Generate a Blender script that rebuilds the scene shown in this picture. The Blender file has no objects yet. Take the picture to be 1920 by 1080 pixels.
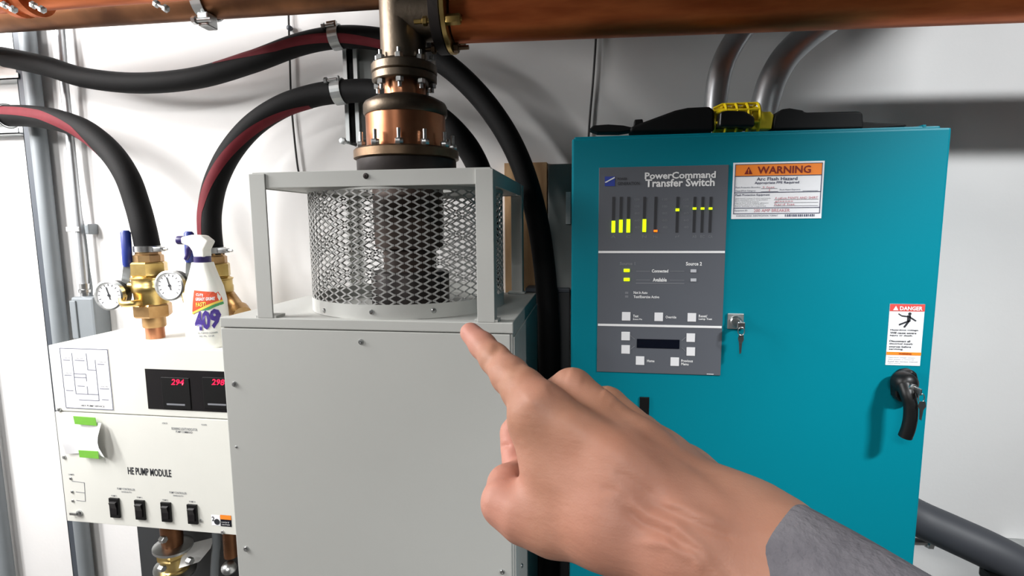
import bpy, bmesh, math, random
import numpy as np
from mathutils import Vector, Matrix
random.seed(4)
C = bpy.context.scene.collection
PI = math.pi
# ------------------------------------------------------------------ camera
F = 1000.0
YAW, PITCH, ROLL = math.radians(8.4), math.radians(6.8), math.radians(-0.43)
fw = Vector((-math.sin(YAW)*math.cos(PITCH), math.cos(YAW)*math.cos(PITCH), -math.sin(PITCH)))
rt = Vector((math.cos(YAW), math.sin(YAW), 0)); up = rt.cross(fw)
rt, up = (rt*math.cos(ROLL)+up*math.sin(ROLL)), (up*math.cos(ROLL)-rt*math.sin(ROLL))
cam_data = bpy.data.cameras.new('camera'); cam = bpy.data.objects.new('camera', cam_data); C.objects.link(cam)
cam_data.sensor_width = 36.0; cam_data.lens = 36.0*F/1920.0; cam_data.clip_start = 0.02
cam.matrix_world = Matrix(((rt.x, up.x, -fw.x, 0), (rt.y, up.y, -fw.y, 0), (rt.z, up.z, -fw.z, 0), (0, 0, 0, 1)))
bpy.context.scene.camera = cam
# ------------------------------------------------------------------ world, lights, exposure
w = bpy.data.worlds.new('room_air'); bpy.context.scene.world = w; w.use_nodes = True
w.node_tree.nodes['Background'].inputs[0].default_value = (0.9, 0.95, 1.0, 1)
w.node_tree.nodes['Background'].inputs[1].default_value = 0.15
def area(name, loc, target, sx, sy, power, col=(1, 1, 1), spread=PI):
    l = bpy.data.lights.new(name, 'AREA'); l.shape = 'RECTANGLE'; l.size = sx; l.size_y = sy; l.energy = power; l.color = col; l.spread = spread
    o = bpy.data.objects.new(name, l); C.objects.link(o); o.location = loc
    o.rotation_euler = (Vector(target)-Vector(loc)).to_track_quat('-Z', 'Y').to_euler()
    return o
area('tube_light_west_front', (-2.3, 0.1, 1.0), (-1.9, 1.5, -0.1), 0.2, 1.0, 44, (1.0, 0.99, 0.98))
area('added_light_west_rear', (-2.5, 0.7, 0.9), (-2.0, 1.6, -0.1), 0.2, 1.0, 70, (1.0, 0.985, 0.975))  # added lamp, brightens the wall left of the cage
area('spot_panel_east', (1.4, -0.3, 1.1), (0.5, 1.2, -0.5), 0.3, 0.12, 24, (0.96, 0.985, 1.0), 2.0)
area('tube_light_room', (-0.6, -2.0, 1.3), (-0.3, 1.0, -0.8), 1.2, 0.2, 48, (1.0, 0.98, 0.96))
vs = bpy.context.scene.view_settings
vs.view_transform = 'Standard'; vs.look = 'None'; vs.gamma = 1.0; vs.use_curve_mapping = False; vs.exposure = 0.0
# ------------------------------------------------------------------ helpers
def ray(px, py): return fw + rt*((px-960)/F) - up*((py-540)/F)
def P(px, py, Y):
    d = ray(px, py); return d*(Y/d.y)
def PZ(px, py, z):
    d = ray(px, py); return d*(z/d.z)
def PD(px, py, d): return ray(px, py)*d
def mpp(p): return Vector(p).dot(fw)/F
def rect(x0, y0, x1, y1, Y):
    a, b, c, d = P(x0, y0, Y), P(x1, y0, Y), P(x0, y1, Y), P(x1, y1, Y)
    return ((a.x+c.x)/2, (b.x+d.x)/2, (c.z+d.z)/2, (a.z+b.z)/2)     # X0, X1, Z0, Z1
def lin(c):
    c = c/255.0
    return c/12.92 if c <= 0.04045 else ((c+0.055)/1.055)**2.4
def rgb(r, g, b): return (lin(r), lin(g), lin(b), 1)
M = {}
def mat(name, col, rough=0.5, metal=0.0, var=0.0, vscale=8, bump=0.0, bscale=60, emit=0.0, col2=None, sss=0.0, stretch=None, trans=0.0, alpha=1.0, coat=0.0, spec=0.5):
    m = bpy.data.materials.new(name); m.use_nodes = True; nt = m.node_tree; b = nt.nodes['Principled BSDF']
    c = rgb(*col); b.inputs['Base Color'].default_value = c; b.inputs['Roughness'].default_value = rough; b.inputs['Metallic'].default_value = metal
    b.inputs['Specular IOR Level'].default_value = spec
    if sss: b.inputs['Subsurface Weight'].default_value = sss; b.inputs['Subsurface Radius'].default_value = (0.012, 0.005, 0.003); b.inputs['Subsurface Scale'].default_value = 0.6
    if trans: b.inputs['Transmission Weight'].default_value = trans
    if alpha < 1: b.inputs['Alpha'].default_value = alpha
    if coat: b.inputs['Coat Weight'].default_value = coat; b.inputs['Coat Roughness'].default_value = 0.15
    tc = nt.nodes.new('ShaderNodeTexCoord'); src = tc.outputs['Object']
    if stretch:
        mp = nt.nodes.new('ShaderNodeMapping'); mp.inputs['Scale'].default_value = stretch; nt.links.new(src, mp.inputs[0]); src = mp.outputs[0]
    if var or col2:
        n = nt.nodes.new('ShaderNodeTexNoise'); n.inputs['Scale'].default_value = vscale; n.inputs['Detail'].default_value = 4; nt.links.new(src, n.inputs[0])
        r = nt.nodes.new('ShaderNodeValToRGB'); r.color_ramp.elements[0].position = 0.35; r.color_ramp.elements[1].position = 0.65
        c2 = rgb(*col2) if col2 else tuple(x*(1-var) for x in c[:3])+(1,)
        r.color_ramp.elements[0].color = c2; r.color_ramp.elements[1].color = c
        nt.links.new(n.outputs[0], r.inputs[0]); nt.links.new(r.outputs[0], b.inputs['Base Color'])
    if bump:
        n = nt.nodes.new('ShaderNodeTexNoise'); n.inputs['Scale'].default_value = bscale; n.inputs['Detail'].default_value = 3; nt.links.new(src, n.inputs[0])
        bp = nt.nodes.new('ShaderNodeBump'); bp.inputs['Strength'].default_value = bump; bp.inputs['Distance'].default_value = 0.002
        nt.links.new(n.outputs[0], bp.inputs['Height']); nt.links.new(bp.outputs[0], b.inputs['Normal'])
    if emit: b.inputs['Emission Color'].default_value = c; b.inputs['Emission Strength'].default_value = emit
    M[name] = m; return m
mat('wall_paint', (226, 225, 224), 0.7, var=0.04, vscale=3, bump=0.15, bscale=90)
mat('room_grey', (120, 120, 120), 0.8, var=0.1)
mat('floor_paint', (96, 94, 92), 0.6, var=0.15)
mat('ceiling_paint', (120, 120, 120), 0.8, var=0.03)
mat('teal_paint', (0, 122, 139), 0.42, spec=0.16, var=0.03, vscale=3, bump=0.05, bscale=160)
mat('grey_paint', (186, 187, 183), 0.5, var=0.03, vscale=4, bump=0.06, bscale=200)
mat('mesh_paint', (170, 170, 168), 0.45, var=0.06)
mat('module_paint', (217, 217, 210), 0.5, var=0.03, vscale=5, bump=0.05, bscale=200)
mat('panel_grey', (92, 95, 102), 0.5, var=0.04, vscale=5, spec=0.3)
mat('print_black', (40, 42, 48), 0.6, var=0.05)
mat('print_grey', (120, 122, 128), 0.6, var=0.05)
mat('print_navy', (58, 62, 92), 0.6, var=0.05)
mat('print_white', (238, 238, 238), 0.5, var=0.03)
mat('print_maroon', (120, 14, 8), 0.6, var=0.05)
mat('print_purple', (72, 52, 140), 0.5, var=0.05)
mat('print_pink', (206, 130, 140), 0.6, var=0.1)
mat('sticker_white', (240, 241, 244), 0.45, var=0.02)
mat('sticker_orange', (250, 138, 40), 0.5, var=0.04)
mat('sticker_red', (214, 76, 70), 0.5, var=0.04)
mat('sticker_yellow', (240, 210, 90), 0.5, var=0.04)
mat('sticker_green', (70, 150, 90), 0.5, var=0.04)
mat('label_red', (222, 88, 54), 0.45, var=0.05)
mat('slot_black', (38, 39, 44), 0.5, var=0.05)
mat('screen_black', (10, 14, 26), 0.2, var=0.05)
mat('logo_blue', (30, 55, 150), 0.5, var=0.05)
mat('button_white', (232, 232, 234), 0.5, var=0.03)
mat('led_green', (200, 255, 0), 0.4, emit=1.4)
mat('led_amber', (255, 110, 10), 0.4, emit=1.6)
mat('led_red', (255, 20, 60), 0.4, emit=2.2)
mat('led_off', (196, 198, 204), 0.4, var=0.04)
mat('black_plastic', (14, 14, 15), 0.42, spec=0.35, var=0.1)
mat('black_satin', (10, 10, 11), 0.6, var=0.1, spec=0.25)
mat('window_dark', (24, 22, 24), 0.15, var=0.1)
mat('rubber', (9, 9, 10), 0.72, spec=0.22, var=0.15, vscale=30, bump=0.15, bscale=300)
mat('hose_red', (108, 34, 42), 0.7, spec=0.2, var=0.15, vscale=30)
mat('hose_grey', (62, 64, 70), 0.55, var=0.1)
mat('copper', (216, 122, 70), 0.45, 0.85, col2=(176, 90, 48), vscale=5, stretch=(1, 6, 6), bump=0.05)
mat('copper_dark', (146, 102, 72), 0.45, 1.0, col2=(96, 66, 48), vscale=6, bump=0.08)
mat('copper_bright', (206, 146, 110), 0.33, 1.0, col2=(172, 112, 80), vscale=7, bump=0.05)
mat('bronze', (120, 108, 94), 0.42, 1.0, col2=(84, 74, 64), vscale=9, bump=0.2, bscale=120)
mat('bronze_flange', (140, 118, 96), 0.4, 1.0, col2=(104, 84, 66), vscale=12, bump=0.2)
mat('dark_iron', (56, 50, 48), 0.5, 0.6, col2=(38, 34, 34), vscale=12, bump=0.2)
mat('brown_pipe', (74, 58, 50), 0.5, 0.3, col2=(52, 42, 38), vscale=12, bump=0.1)
mat('brass', (214, 188, 124), 0.34, 1.0, col2=(190, 160, 96), vscale=20, bump=0.08)
mat('brass_dull', (196, 162, 116), 0.42, 1.0, col2=(170, 134, 90), vscale=20)
mat('steel', (200, 202, 202), 0.28, 1.0, var=0.15, vscale=40)
mat('zinc', (186, 190, 190), 0.4, 0.85, var=0.1, vscale=20)
mat('galvanized', (190, 193, 196), 0.36, 0.8, var=0.12, vscale=15)
mat('conduit_grey', (124, 130, 134), 0.5, 0.1, var=0.06, vscale=10)
mat('strut_dark', (66, 72, 80), 0.5, 0.1, var=0.1)
mat('handle_blue', (38, 58, 140), 0.42, var=0.1)
mat('trigger_purple', (44, 32, 92), 0.4, var=0.1)
mat('gauge_face', (242, 243, 244), 0.4, var=0.02)
mat('bottle_white', (238, 238, 230), 0.32, var=0.03, sss=0.1)
mat('paper', (242, 242, 244), 0.8, var=0.03)
mat('tape_green', (112, 178, 60), 0.6, var=0.08, vscale=30)
mat('yellow_plastic', (232, 205, 30), 0.35, var=0.08, vscale=20)
mat('tan_board', (196, 160, 118), 0.7, col2=(170, 132, 92), vscale=6, stretch=(8, 8, 1))
mat('dark_box', (48, 50, 52), 0.6, var=0.1)
mat('box_grey', (128, 132, 130), 0.6, var=0.06)
mat('clear_plastic', (214, 214, 212), 0.2, var=0.1, alpha=0.45)
mat('cable_black', (36, 34, 34), 0.6, var=0.1)
mat('sleeve_cloth', (124, 122, 127), 0.95, col2=(104, 102, 108), vscale=28, bump=0.8, bscale=240, spec=0.1)

class MB:
    def __init__(s): s.v = []; s.f = []; s.sm = []
    def add(s, vs, fs, smooth=False):
        o = len(s.v); s.v += [Vector(a) for a in vs]; s.f += [tuple(i+o for i in f) for f in fs]; s.sm += [smooth]*len(fs); return s
    def box(s, x0, x1, y0, y1, z0, z1, bev=0.0):
        if bev <= 0:
            vs = [(x, y, z) for x in (x0, x1) for y in (y0, y1) for z in (z0, z1)]
            return s.add(vs, [(0, 1, 3, 2), (4, 6, 7, 5), (0, 4, 5, 1), (2, 3, 7, 6), (0, 2, 6, 4), (1, 5, 7, 3)])
        bm = bmesh.new(); bmesh.ops.create_cube(bm, size=1.0)
        for v in bm.verts: v.co = Vector(((x0+x1)/2+v.co.x*(x1-x0), (y0+y1)/2+v.co.y*(y1-y0), (z0+z1)/2+v.co.z*(z1-z0)))
        bmesh.ops.bevel(bm, geom=bm.edges[:], offset=bev, segments=2, affect='EDGES', profile=0.6)
        bm.verts.index_update()
        s.add([v.co.copy() for v in bm.verts], [tuple(v.index for v in f.verts) for f in bm.faces]); bm.free(); return s
    def lathe(s, base, axis, prof, n=32, smooth=True, arc=None):
        base = Vector(base); a = Vector(axis).normalized()
        u = a.orthogonal().normalized() if abs(a.z) < 0.9 else Vector((1, 0, 0)); u = (u-a*u.dot(a)).normalized(); t = a.cross(u)
        vs, fs = [], []
        for (r, h) in prof:
            for k in range(n):
                q = 2*PI*k/n; vs.append(base+a*h+(u*math.cos(q)+t*math.sin(q))*max(r, 1e-5))
        m = len(prof)
        for i in range(m-1):
            for k in range(n):
                k2 = (k+1) % n; fs.append((i*n+k, i*n+k2, (i+1)*n+k2, (i+1)*n+k))
        s.add(vs, fs, smooth)
        s.add([vs[k] for k in range(n)], [tuple(range(n))[::-1]]); s.add([vs[(m-1)*n+k] for k in range(n)], [tuple(range(n))])
        return s
    def rod(s, a, b, r, n=16, r2=None, smooth=True):
        a, b = Vector(a), Vector(b); return s.lathe(a, b-a, [(r, 0), (r if r2 is None else r2, (b-a).length)], n, smooth)
    def tube(s, pts, r, n=14, smooth=True):
        pts = [Vector(p) for p in pts]; fr = frames(pts); m = len(pts)
        rr = r if isinstance(r, (list, tuple)) else [r]*m
        vs, fs = [], []
        for i in range(m):
            for k in range(n):
                q = 2*PI*k/n; vs.append(pts[i]+(fr[i][1]*math.cos(q)+fr[i][2]*math.sin(q))*rr[i])
        for i in range(m-1):
            for k in range(n):
                k2 = (k+1) % n; fs.append((i*n+k, i*n+k2, (i+1)*n+k2, (i+1)*n+k))
        s.add(vs, fs, smooth); s.add(vs[:n], [tuple(range(n))[::-1]]); s.add(vs[-n:], [tuple(range(n))]); return s
    def prism(s, poly, y0, y1, smooth=False):           # poly of (x, z), extruded along y
        n = len(poly); vs = [(x, y0, z) for x, z in poly]+[(x, y1, z) for x, z in poly]
        fs = [tuple(range(n)), tuple(range(2*n-1, n-1, -1))]+[(i, i+n, (i+1) % n+n, (i+1) % n) for i in range(n)]
        return s.add(vs, fs, smooth)
    def bar(s, a, b, wdt, thk, nrm):
        a, b, nrm = Vector(a), Vector(b), Vector(nrm).normalized(); d = (b-a).normalized(); sd = d.cross(nrm).normalized()*wdt/2; t = nrm*thk/2
        vs = [p+i*sd+j*t for p in (a, b) for i in (-1, 1) for j in (-1, 1)]
        return s.add(vs, [(0, 1, 3, 2), (4, 6, 7, 5), (0, 4, 5, 1), (2, 3, 7, 6), (0, 2, 6, 4), (1, 5, 7, 3)])
    def build(s, name, m, parent=None):
        if parent is not None: off = root_of(parent).location.copy()
        else:
            lo = [min(v[i] for v in s.v) for i in range(3)]; hi = [max(v[i] for v in s.v) for i in range(3)]
            off = Vector(((lo[0]+hi[0])/2, (lo[1]+hi[1])/2, lo[2]))
        me = bpy.data.meshes.new(name); me.from_pydata([tuple(v-off) for v in s.v], [], s.f)
        bm = bmesh.new(); bm.from_mesh(me); bmesh.ops.remove_doubles(bm, verts=bm.verts[:], dist=1e-6) if len(bm.verts) < 20000 else None
        bmesh.ops.recalc_face_normals(bm, faces=bm.faces[:]); sm = None
        bm.to_mesh(me); bm.free()
        if any(s.sm):
            me.polygons.foreach_set('use_smooth', [True]*len(me.polygons))
            try: me.set_sharp_from_angle(angle=math.radians(42))
            except Exception: pass
        me.materials.append(M[m]); o = bpy.data.objects.new(name, me); C.objects.link(o)
        if parent is not None: o.parent = parent
        else: o.location = off
        return o
def root_of(o):
    while o.parent is not None: o = o.parent
    return o
def frames(pts):
    m = len(pts); out = []; prev = None
    for i in range(m):
        t = (pts[min(i+1, m-1)]-pts[max(i-1, 0)]).normalized()
        if prev is None: n1 = (Vector((0, -1, 0))-t*t.dot(Vector((0, -1, 0)))).normalized() if abs(t.y) < 0.95 else t.orthogonal().normalized()
        else: n1 = (prev-t*t.dot(prev)).normalized()
        prev = n1; out.append((t, n1, t.cross(n1)))
    return out
def spline(pts, sub=8):
    pts = [Vector(p) for p in pts]; q = [2*pts[0]-pts[1]]+pts+[2*pts[-1]-pts[-2]]; out = []
    for i in range(1, len(q)-2):
        for k in range(sub):
            t = k/sub; a, b, c, d = q[i-1], q[i], q[i+1], q[i+2]
            out.append(0.5*((2*b)+(c-a)*t+(2*a-5*b+4*c-d)*t*t+(3*b-a-3*c+d)*t**3))
    out.append(pts[-1]); return out
def tag(o, label, cat, group=None):
    o['label'] = label; o['category'] = cat
    if group: o['group'] = group
    return o
def thing(name, label, cat, loc, group=None):
    o = bpy.data.objects.new(name, None); C.objects.link(o); o.location = Vector(loc); o.empty_display_size = 0.05
    return tag(o, label, cat, group)
def struct(o): o['kind'] = 'structure'; return o
def rbox(name, m, parent, px, Y0, Y1, bev=0.0):          # a box whose front face covers the photo rectangle at depth Y0
    x0, x1, z0, z1 = rect(*px, Y0); return MB().box(x0, x1, Y0, Y1, z0, z1, bev).build(name, m, parent)
def text_mesh(body, bold=0.0, spacing=1.0, extr=0.004):
    cu = bpy.data.curves.new('lettering', 'FONT'); cu.body = body; cu.size = 1.0; cu.offset = bold; cu.extrude = extr; cu.resolution_u = 2; cu.space_character = spacing; cu.align_x = 'LEFT'
    ob = bpy.data.objects.new('lettering', cu); me = bpy.data.meshes.new_from_object(ob)
    bpy.data.objects.remove(ob); bpy.data.curves.remove(cu); return me
def letters(body, px, Y, m, parent, bold=0.0, name='lettering', eps=0.0006, shear=0.0, rowlines=None, dim=None):
    """lettering printed on the face at depth Y (facing the room), filling the photo rectangle px, or the world rectangle dim"""
    x0, x1, z0, z1 = dim if dim else rect(*px, Y)
    me = text_mesh(body, bold, extr=0.0)
    off = root_of(parent).location
    co = [v.co.copy() for v in me.vertices]
    a = [min(c[i] for c in co) for i in (0, 1)]; b = [max(c[i] for c in co) for i in (0, 1)]
    for v in me.vertices:
        u = (v.co.x-a[0])/(b[0]-a[0]); t = (v.co.y-a[1])/max(b[1]-a[1], 1e-6)
        v.co = Vector((x0+(x1-x0)*u+shear*(t-0.5)*(z1-z0), Y-eps, z0+(z1-z0)*t))-off
    me.materials.clear(); me.materials.append(M[m]); o = bpy.data.objects.new(name, me); C.objects.link(o); o.parent = parent; return o
def screw(parent, px, py, Y, rpx=6, m='steel', name='screw'):
    p = P(px, py, Y); r = rpx*mpp(p)
    return MB().lathe(p, (0, -1, 0), [(r, -0.001), (r, 0.001), (r*0.8, r*0.5), (r*0.3, r*0.6), (r*0.28, r*0.35), (0, r*0.35)], 14).build(name, m, parent)
def hexnut(mb, p, axis, r, h): mb.lathe(p, axis, [(r*0.86, 0), (r, h*0.1), (r, h*0.9), (r*0.86, h)], 6, smooth=False)

FZ = -1.5; WY = 1.65; CZ = 1.45
# ------------------------------------------------------------------ the room
struct(MB().box(-2.9, 3.4, -3.2, WY+0.1, FZ-0.1, FZ).build('floor', 'floor_paint'))
struct(MB().box(-2.9, 3.4, -3.2, WY+0.1, CZ, CZ+0.1).build('ceiling', 'ceiling_paint'))
struct(MB().box(-2.9, 3.4, WY, WY+0.1, FZ, CZ).build('wall_back', 'wall_paint'))
struct(MB().box(-3.0, -2.9, -3.2, WY+0.1, FZ, CZ).build('wall_left', 'wall_paint'))
struct(MB().box(3.4, 3.5, -3.2, WY+0.1, FZ, CZ).build('wall_right', 'room_grey'))
struct(MB().box(-2.9, 3.4, -3.3, -3.2, FZ, CZ).build('wall_front', 'room_grey'))

# ------------------------------------------------------------------ unseen duct, added to shade the upper wall and teal door
du = thing('shade_duct', 'unseen added duct above the cabinets that shades the upper wall and teal door', 'duct', (0.45, 0.6, 0.74))
MB().box(-0.70, 1.05, -0.6, 1.648, 0.74, 1.16, 0.004).build('shade_duct_shell', 'conduit_grey', du)
for yy in (-0.2, 0.6, 1.3):
    k = MB().box(-0.71, 1.06, yy, yy+0.03, 0.725, 0.74); k.box(-0.725, -0.71, yy, yy+0.03, 0.725, CZ); k.box(1.06, 1.075, yy, yy+0.03, 0.725, CZ); k.build('shade_duct_hanger', 'zinc', du)

# ------------------------------------------------------------------ teal transfer switch cabinet
TY = 1.10
tx0, tx1, tzt, tzb = -0.039, 0.646, 0.170, -1.38
t = thing('switch_cabinet', 'tall teal metal electrical cabinet with a grey control panel on its door', 'cabinet', ((tx0+tx1)/2, 1.3, FZ))
MB().box(tx0+0.004, tx1-0.006, TY+0.022, 1.56, tzb, tzt+0.006, 0.003).build('body', 'teal_paint', t)
MB().box(tx0+0.02, tx1-0.02, TY+0.06, 1.5, FZ, tzb).build('plinth', 'dark_box', t)
MB().box(tx0, tx1, TY, TY+0.020, tzb+0.01, tzt-0.001, 0.004).build('door', 'teal_paint', t)
for zz in (-0.5, -1.1): MB().rod((tx0-0.003, TY+0.024, zz-0.04), (tx0-0.003, TY+0.024, zz+0.04), 0.006, 12).build('hinge', 'teal_paint', t)
MB().box(tx1-0.036, tx1-0.031, TY+0.0215, TY+0.06, tzt+0.004, tzt+0.0085).build('seam_lip', 'teal_paint', t)
# control panel
cp = MB().box(*rect(1121, 312, 1358, 700, TY)[:2], TY-0.0025, TY, *rect(1121, 312, 1358, 700, TY)[2:], 0.001).build('control_panel', 'panel_grey', t)
CY = TY-0.0025
MB().box(*rect(1146, 330, 1172, 350, CY)[:2], CY-0.0006, CY, *rect(1135, 331, 1153, 349, CY)[2:]).build('logo_ground', 'logo_blue', cp) if False else None
lx0, lx1, lz0, lz1 = rect(1134, 331, 1153, 349, CY)
MB().box(lx0, lx1, CY-0.0006, CY, lz0, lz1).build('logo_square', 'logo_blue', cp)
MB().prism([(lx0, lz0+0.008), (lx0+0.002, lz0+0.0065), (lx1, lz1-0.003), (lx1-0.001, lz1-0.001)], CY-0.001, CY-0.0005).build('logo_stripe', 'print_white', cp)
letters('POWER', (1158, 333, 1176, 338), CY, 'print_black', cp, 0.02)
letters('GENERATION', (1158, 341, 1199, 347), CY, 'print_black', cp, 0.02)
letters('PowerCommand', (1209, 322, 1342, 335), CY, 'print_white', cp, 0.028)
letters('Transfer Switch', (1210, 335, 1340, 350), CY, 'print_white', cp, 0.028)
for a, b, yy in ((1122, 1359, 472.5), (1121, 1353, 611)):
    x0, x1, z0, z1 = rect(a, yy-2, b, yy+2, CY); MB().box(x0, x1, CY-0.001, CY, z0, z1).build('divider_line', 'print_white', cp)
bars = [(1150, 414, 436), (1164, 412, 436), (1178, 411, 436), (1208, 411, 435), (1229, 431, 435), (1270, 391, 396), (1302, 389, 393), (1317, 389, 393), (1332, 389, 393)]
for i, (bx, ba, bb) in enumerate(bars):
    x0, x1, z0, z1 = rect(bx-2.6, 369, bx+2.6, 436, CY)
    sl = MB().box(x0, x1, CY-0.0008, CY, z0, z1).build('meter_slot', 'slot_black', cp)
    x0, x1, z0, z1 = rect(bx-3.3, ba, bx+3.3, bb, CY); MB().box(x0, x1, CY-0.002, CY-0.0008, z0, z1).build('light_segment', 'led_amber' if i == 4 else 'led_green', cp)
for sx, ys in ((1194, 372), (1246, 372), (1286, 372)):
    for j in range(5): letters('%d' % (120-20*j), (sx-4, ys+j*13, sx+5, ys+j*13+4), CY, 'print_grey', cp)
for k, (bx, s) in enumerate(zip([1150, 1178, 1208, 1229, 1270, 1302, 1317, 1332], ['A', 'C', 'N', 'Hz', 'pf', 'AB', 'BC', 'CA'])): letters(s, (bx-4, 441, bx+4, 446), CY, 'print_grey', cp)
letters('Source 1', (1162, 491, 1191, 497), CY, 'print_grey', cp, 0.03)
letters('Source 2', (1286, 491, 1316, 498), CY, 'print_white', cp, 0.03)
letters('Connected', (1222, 505, 1253, 511), CY, 'print_white', cp, 0.03)
letters('Available', (1224, 521, 1250, 528), CY, 'print_white', cp, 0.03)
def strip(px, Y, m, parent, name='printed_line', th=0.0006):
    x0, x1, z0, z1 = rect(*px, Y); return MB().box(x0, x1, Y-th, Y, z0, z1).build(name, m, parent)
for q in ((1193, 508, 1219, 509), (1256, 508, 1283, 509), (1193, 524.5, 1219, 525.5), (1256, 525, 1283, 526), (1192, 530.5, 1283, 532)): strip(q, CY, 'print_grey', cp)
for (bx, by, m_) in ((1175, 507, 'led_green'), (1175, 524, 'led_green'), (1300, 508, 'led_off'), (1300, 525, 'led_off')):
    x0, x1, z0, z1 = rect(bx-5.5, by-3, bx+5.5, by+3, CY); MB().box(x0, x1, CY-0.002, CY, z0, z1, 0.0008).build('indicator_light', m_, cp)
for by in (549, 556): strip((1172, by-2, 1178, by+2), CY, 'print_grey', cp, 'indicator_light')
letters('Not In Auto', (1188, 546, 1214, 551), CY, 'print_white', cp, 0.02)
letters('Test/Exercise Active', (1188, 554, 1236, 559), CY, 'print_white', cp, 0.02)
for (bx, by) in ((1174, 593), (1235, 594), (1297, 595), (1173, 630), (1173, 655), (1295, 633), (1295, 659), (1200, 676), (1265, 678)):
    x0, x1, z0, z1 = rect(bx-8, by-8, bx+8, by+8, CY); MB().box(x0, x1, CY-0.0015, CY, z0, z1, 0.0006).build('button', 'button_white', cp)
for s, q in (('Test', (1187, 590, 1197, 595)), ('Event Pin', (1187, 597, 1204, 600)), ('Override', (1248, 592, 1268, 597)), ('Reset/', (1310, 590, 1326, 595)), ('Lamp Test', (1310, 596, 1335, 601)), ('Home', (1213, 674, 1227, 679)), ('Previous', (1277, 674, 1299, 679)), ('Menu', (1277, 680, 1291, 685))):
    letters(s, q, CY, 'print_white', cp, 0.02)
strip((1325, 701, 1338, 702), CY-0.0003, 'print_white', cp)
x0, x1, z0, z1 = rect(1194, 636, 1274, 653, CY); MB().box(x0, x1, CY-0.0012, CY, z0, z1, 0.0005).build('display_screen', 'screen_black', cp)
for (a, b, c_, d) in ((1182, 629, 1190, 636), (1182, 655, 1190, 649), (1286, 632, 1278, 639), (1286, 659, 1278, 652)):
    p, q = P(a, b, CY-0.0005), P(c_, d, CY-0.0005); MB().bar(p, q, 0.0012, 0.0006, (0, 1, 0)).build('printed_line', 'print_grey', cp)
# arc flash label
wl_ = rect(1373, 303.5, 1542.5, 410, TY)
wl = MB().box(wl_[0], wl_[1], TY-0.0012, TY, wl_[2], wl_[3]).build('warning_label', 'sticker_white', t)
LY = TY-0.0012
def lab(u0, v0, u1, v1):  # fraction of the warning label, from its upper left corner
    return (wl_[0]+(wl_[1]-wl_[0])*u0, wl_[0]+(wl_[1]-wl_[0])*u1, wl_[3]-(wl_[3]-wl_[2])*v1, wl_[3]-(wl_[3]-wl_[2])*v0)
def labbox(u0, v0, u1, v1, m_, name='printed_line', th=0.0006):
    a = lab(u0, v0, u1, v1); return MB().box(a[0], a[1], LY-th, LY, a[2], a[3]).build(name, m_, wl)
labbox(0.025, 0.04, 0.975, 0.235, 'sticker_orange', 'orange_band')
for q in ((0.02, 0.03, 0.98, 0.04), (0.02, 0.90, 0.98, 0.91), (0.02, 0.03, 0.026, 0.91), (0.974, 0.03, 0.98, 0.91), (0.02, 0.235, 0.98, 0.245), (0.02, 0.525, 0.98, 0.535), (0.02, 0.80, 0.98, 0.81)): labbox(*q, 'print_navy', th=0.0009)
letters('WARNING', None, LY-0.0006, 'print_maroon', wl, 0.02, dim=lab(0.27, 0.075, 0.855, 0.205))
a = lab(0.125, 0.075, 0.215, 0.205); MB().prism([(a[0], a[2]), (a[1], a[2]), ((a[0]+a[1])/2, a[3])], LY-0.0012, LY-0.0005).build('hazard_triangle', 'print_maroon', wl)
letters('!', None, LY-0.0012, 'sticker_orange', wl, 0.03, dim=lab(0.164, 0.115, 0.176, 0.195))
letters('Arc Flash Hazard', None, LY, 'print_navy', wl, 0.015, dim=lab(0.265, 0.265, 0.715, 0.325))
letters('Appropriate PPE Required', None, LY, 'print_navy', wl, 0.015, dim=lab(0.245, 0.34, 0.735, 0.395))
letters('Flash Protection Boundary:', None, LY, 'print_navy', wl, dim=lab(0.035, 0.425, 0.315, 0.46))
letters('Hazard/Risk Category:', None, LY, 'print_navy', wl, dim=lab(0.035, 0.485, 0.26, 0.52))
letters('Shock Hazard Exposure:', None, LY, 'print_navy', wl, dim=lab(0.525, 0.475, 0.755, 0.51))
letters('Flash Protection Equipment', None, LY, 'print_navy', wl, 0.015, dim=lab(0.035, 0.555, 0.42, 0.60))
for k, e in enumerate((0.43, 0.40, 0.30, 0.41, 0.36, 0.38)): letters(['Untreated cotton T-shirt and pants', 'Fire resistant shirt, long sleeve', 'Fire resistant pants', 'Hard hat and safety glasses', 'Leather gloves and shoes', 'Face shield as required'][k], None, LY, 'print_grey', wl, dim=lab(0.035, 0.625+0.028*k, e, 0.648+0.028*k))
for v in (0.66, 0.715, 0.77): labbox(0.47, v, 0.955, v+0.006, 'print_grey')
for u0, u1, v in ((0.32, 0.50, 0.462), (0.32, 0.51, 0.515), (0.78, 0.945, 0.51)): labbox(u0, v, u1, v+0.006, 'print_grey')
letters('4 cal/cm PANTS AND SHIRT', None, LY, 'print_pink', wl, dim=lab(0.48, 0.615, 0.95, 0.655))
letters('glasses', None, LY, 'print_pink', wl, dim=lab(0.48, 0.675, 0.68, 0.712)); letters('hard hat', None, LY, 'print_pink', wl, dim=lab(0.48, 0.728, 0.70, 0.765))
letters('3 feet', None, LY, 'print_pink', wl, dim=lab(0.335, 0.425, 0.47, 0.458)); letters('1', None, LY, 'print_pink', wl, dim=lab(0.41, 0.475, 0.418, 0.51))
letters('Equipment ID:', None, LY, 'print_navy', wl, dim=lab(0.035, 0.835, 0.18, 0.87)); letters('200 AMP BREAKER', None, LY, 'print_pink', wl, dim=lab(0.25, 0.825, 0.65, 0.88))
letters('WARNING SIGNS  IDENTIFICATION  FORMAT', None, LY, 'print_navy', wl, dim=lab(0.05, 0.93, 0.52, 0.96))
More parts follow.
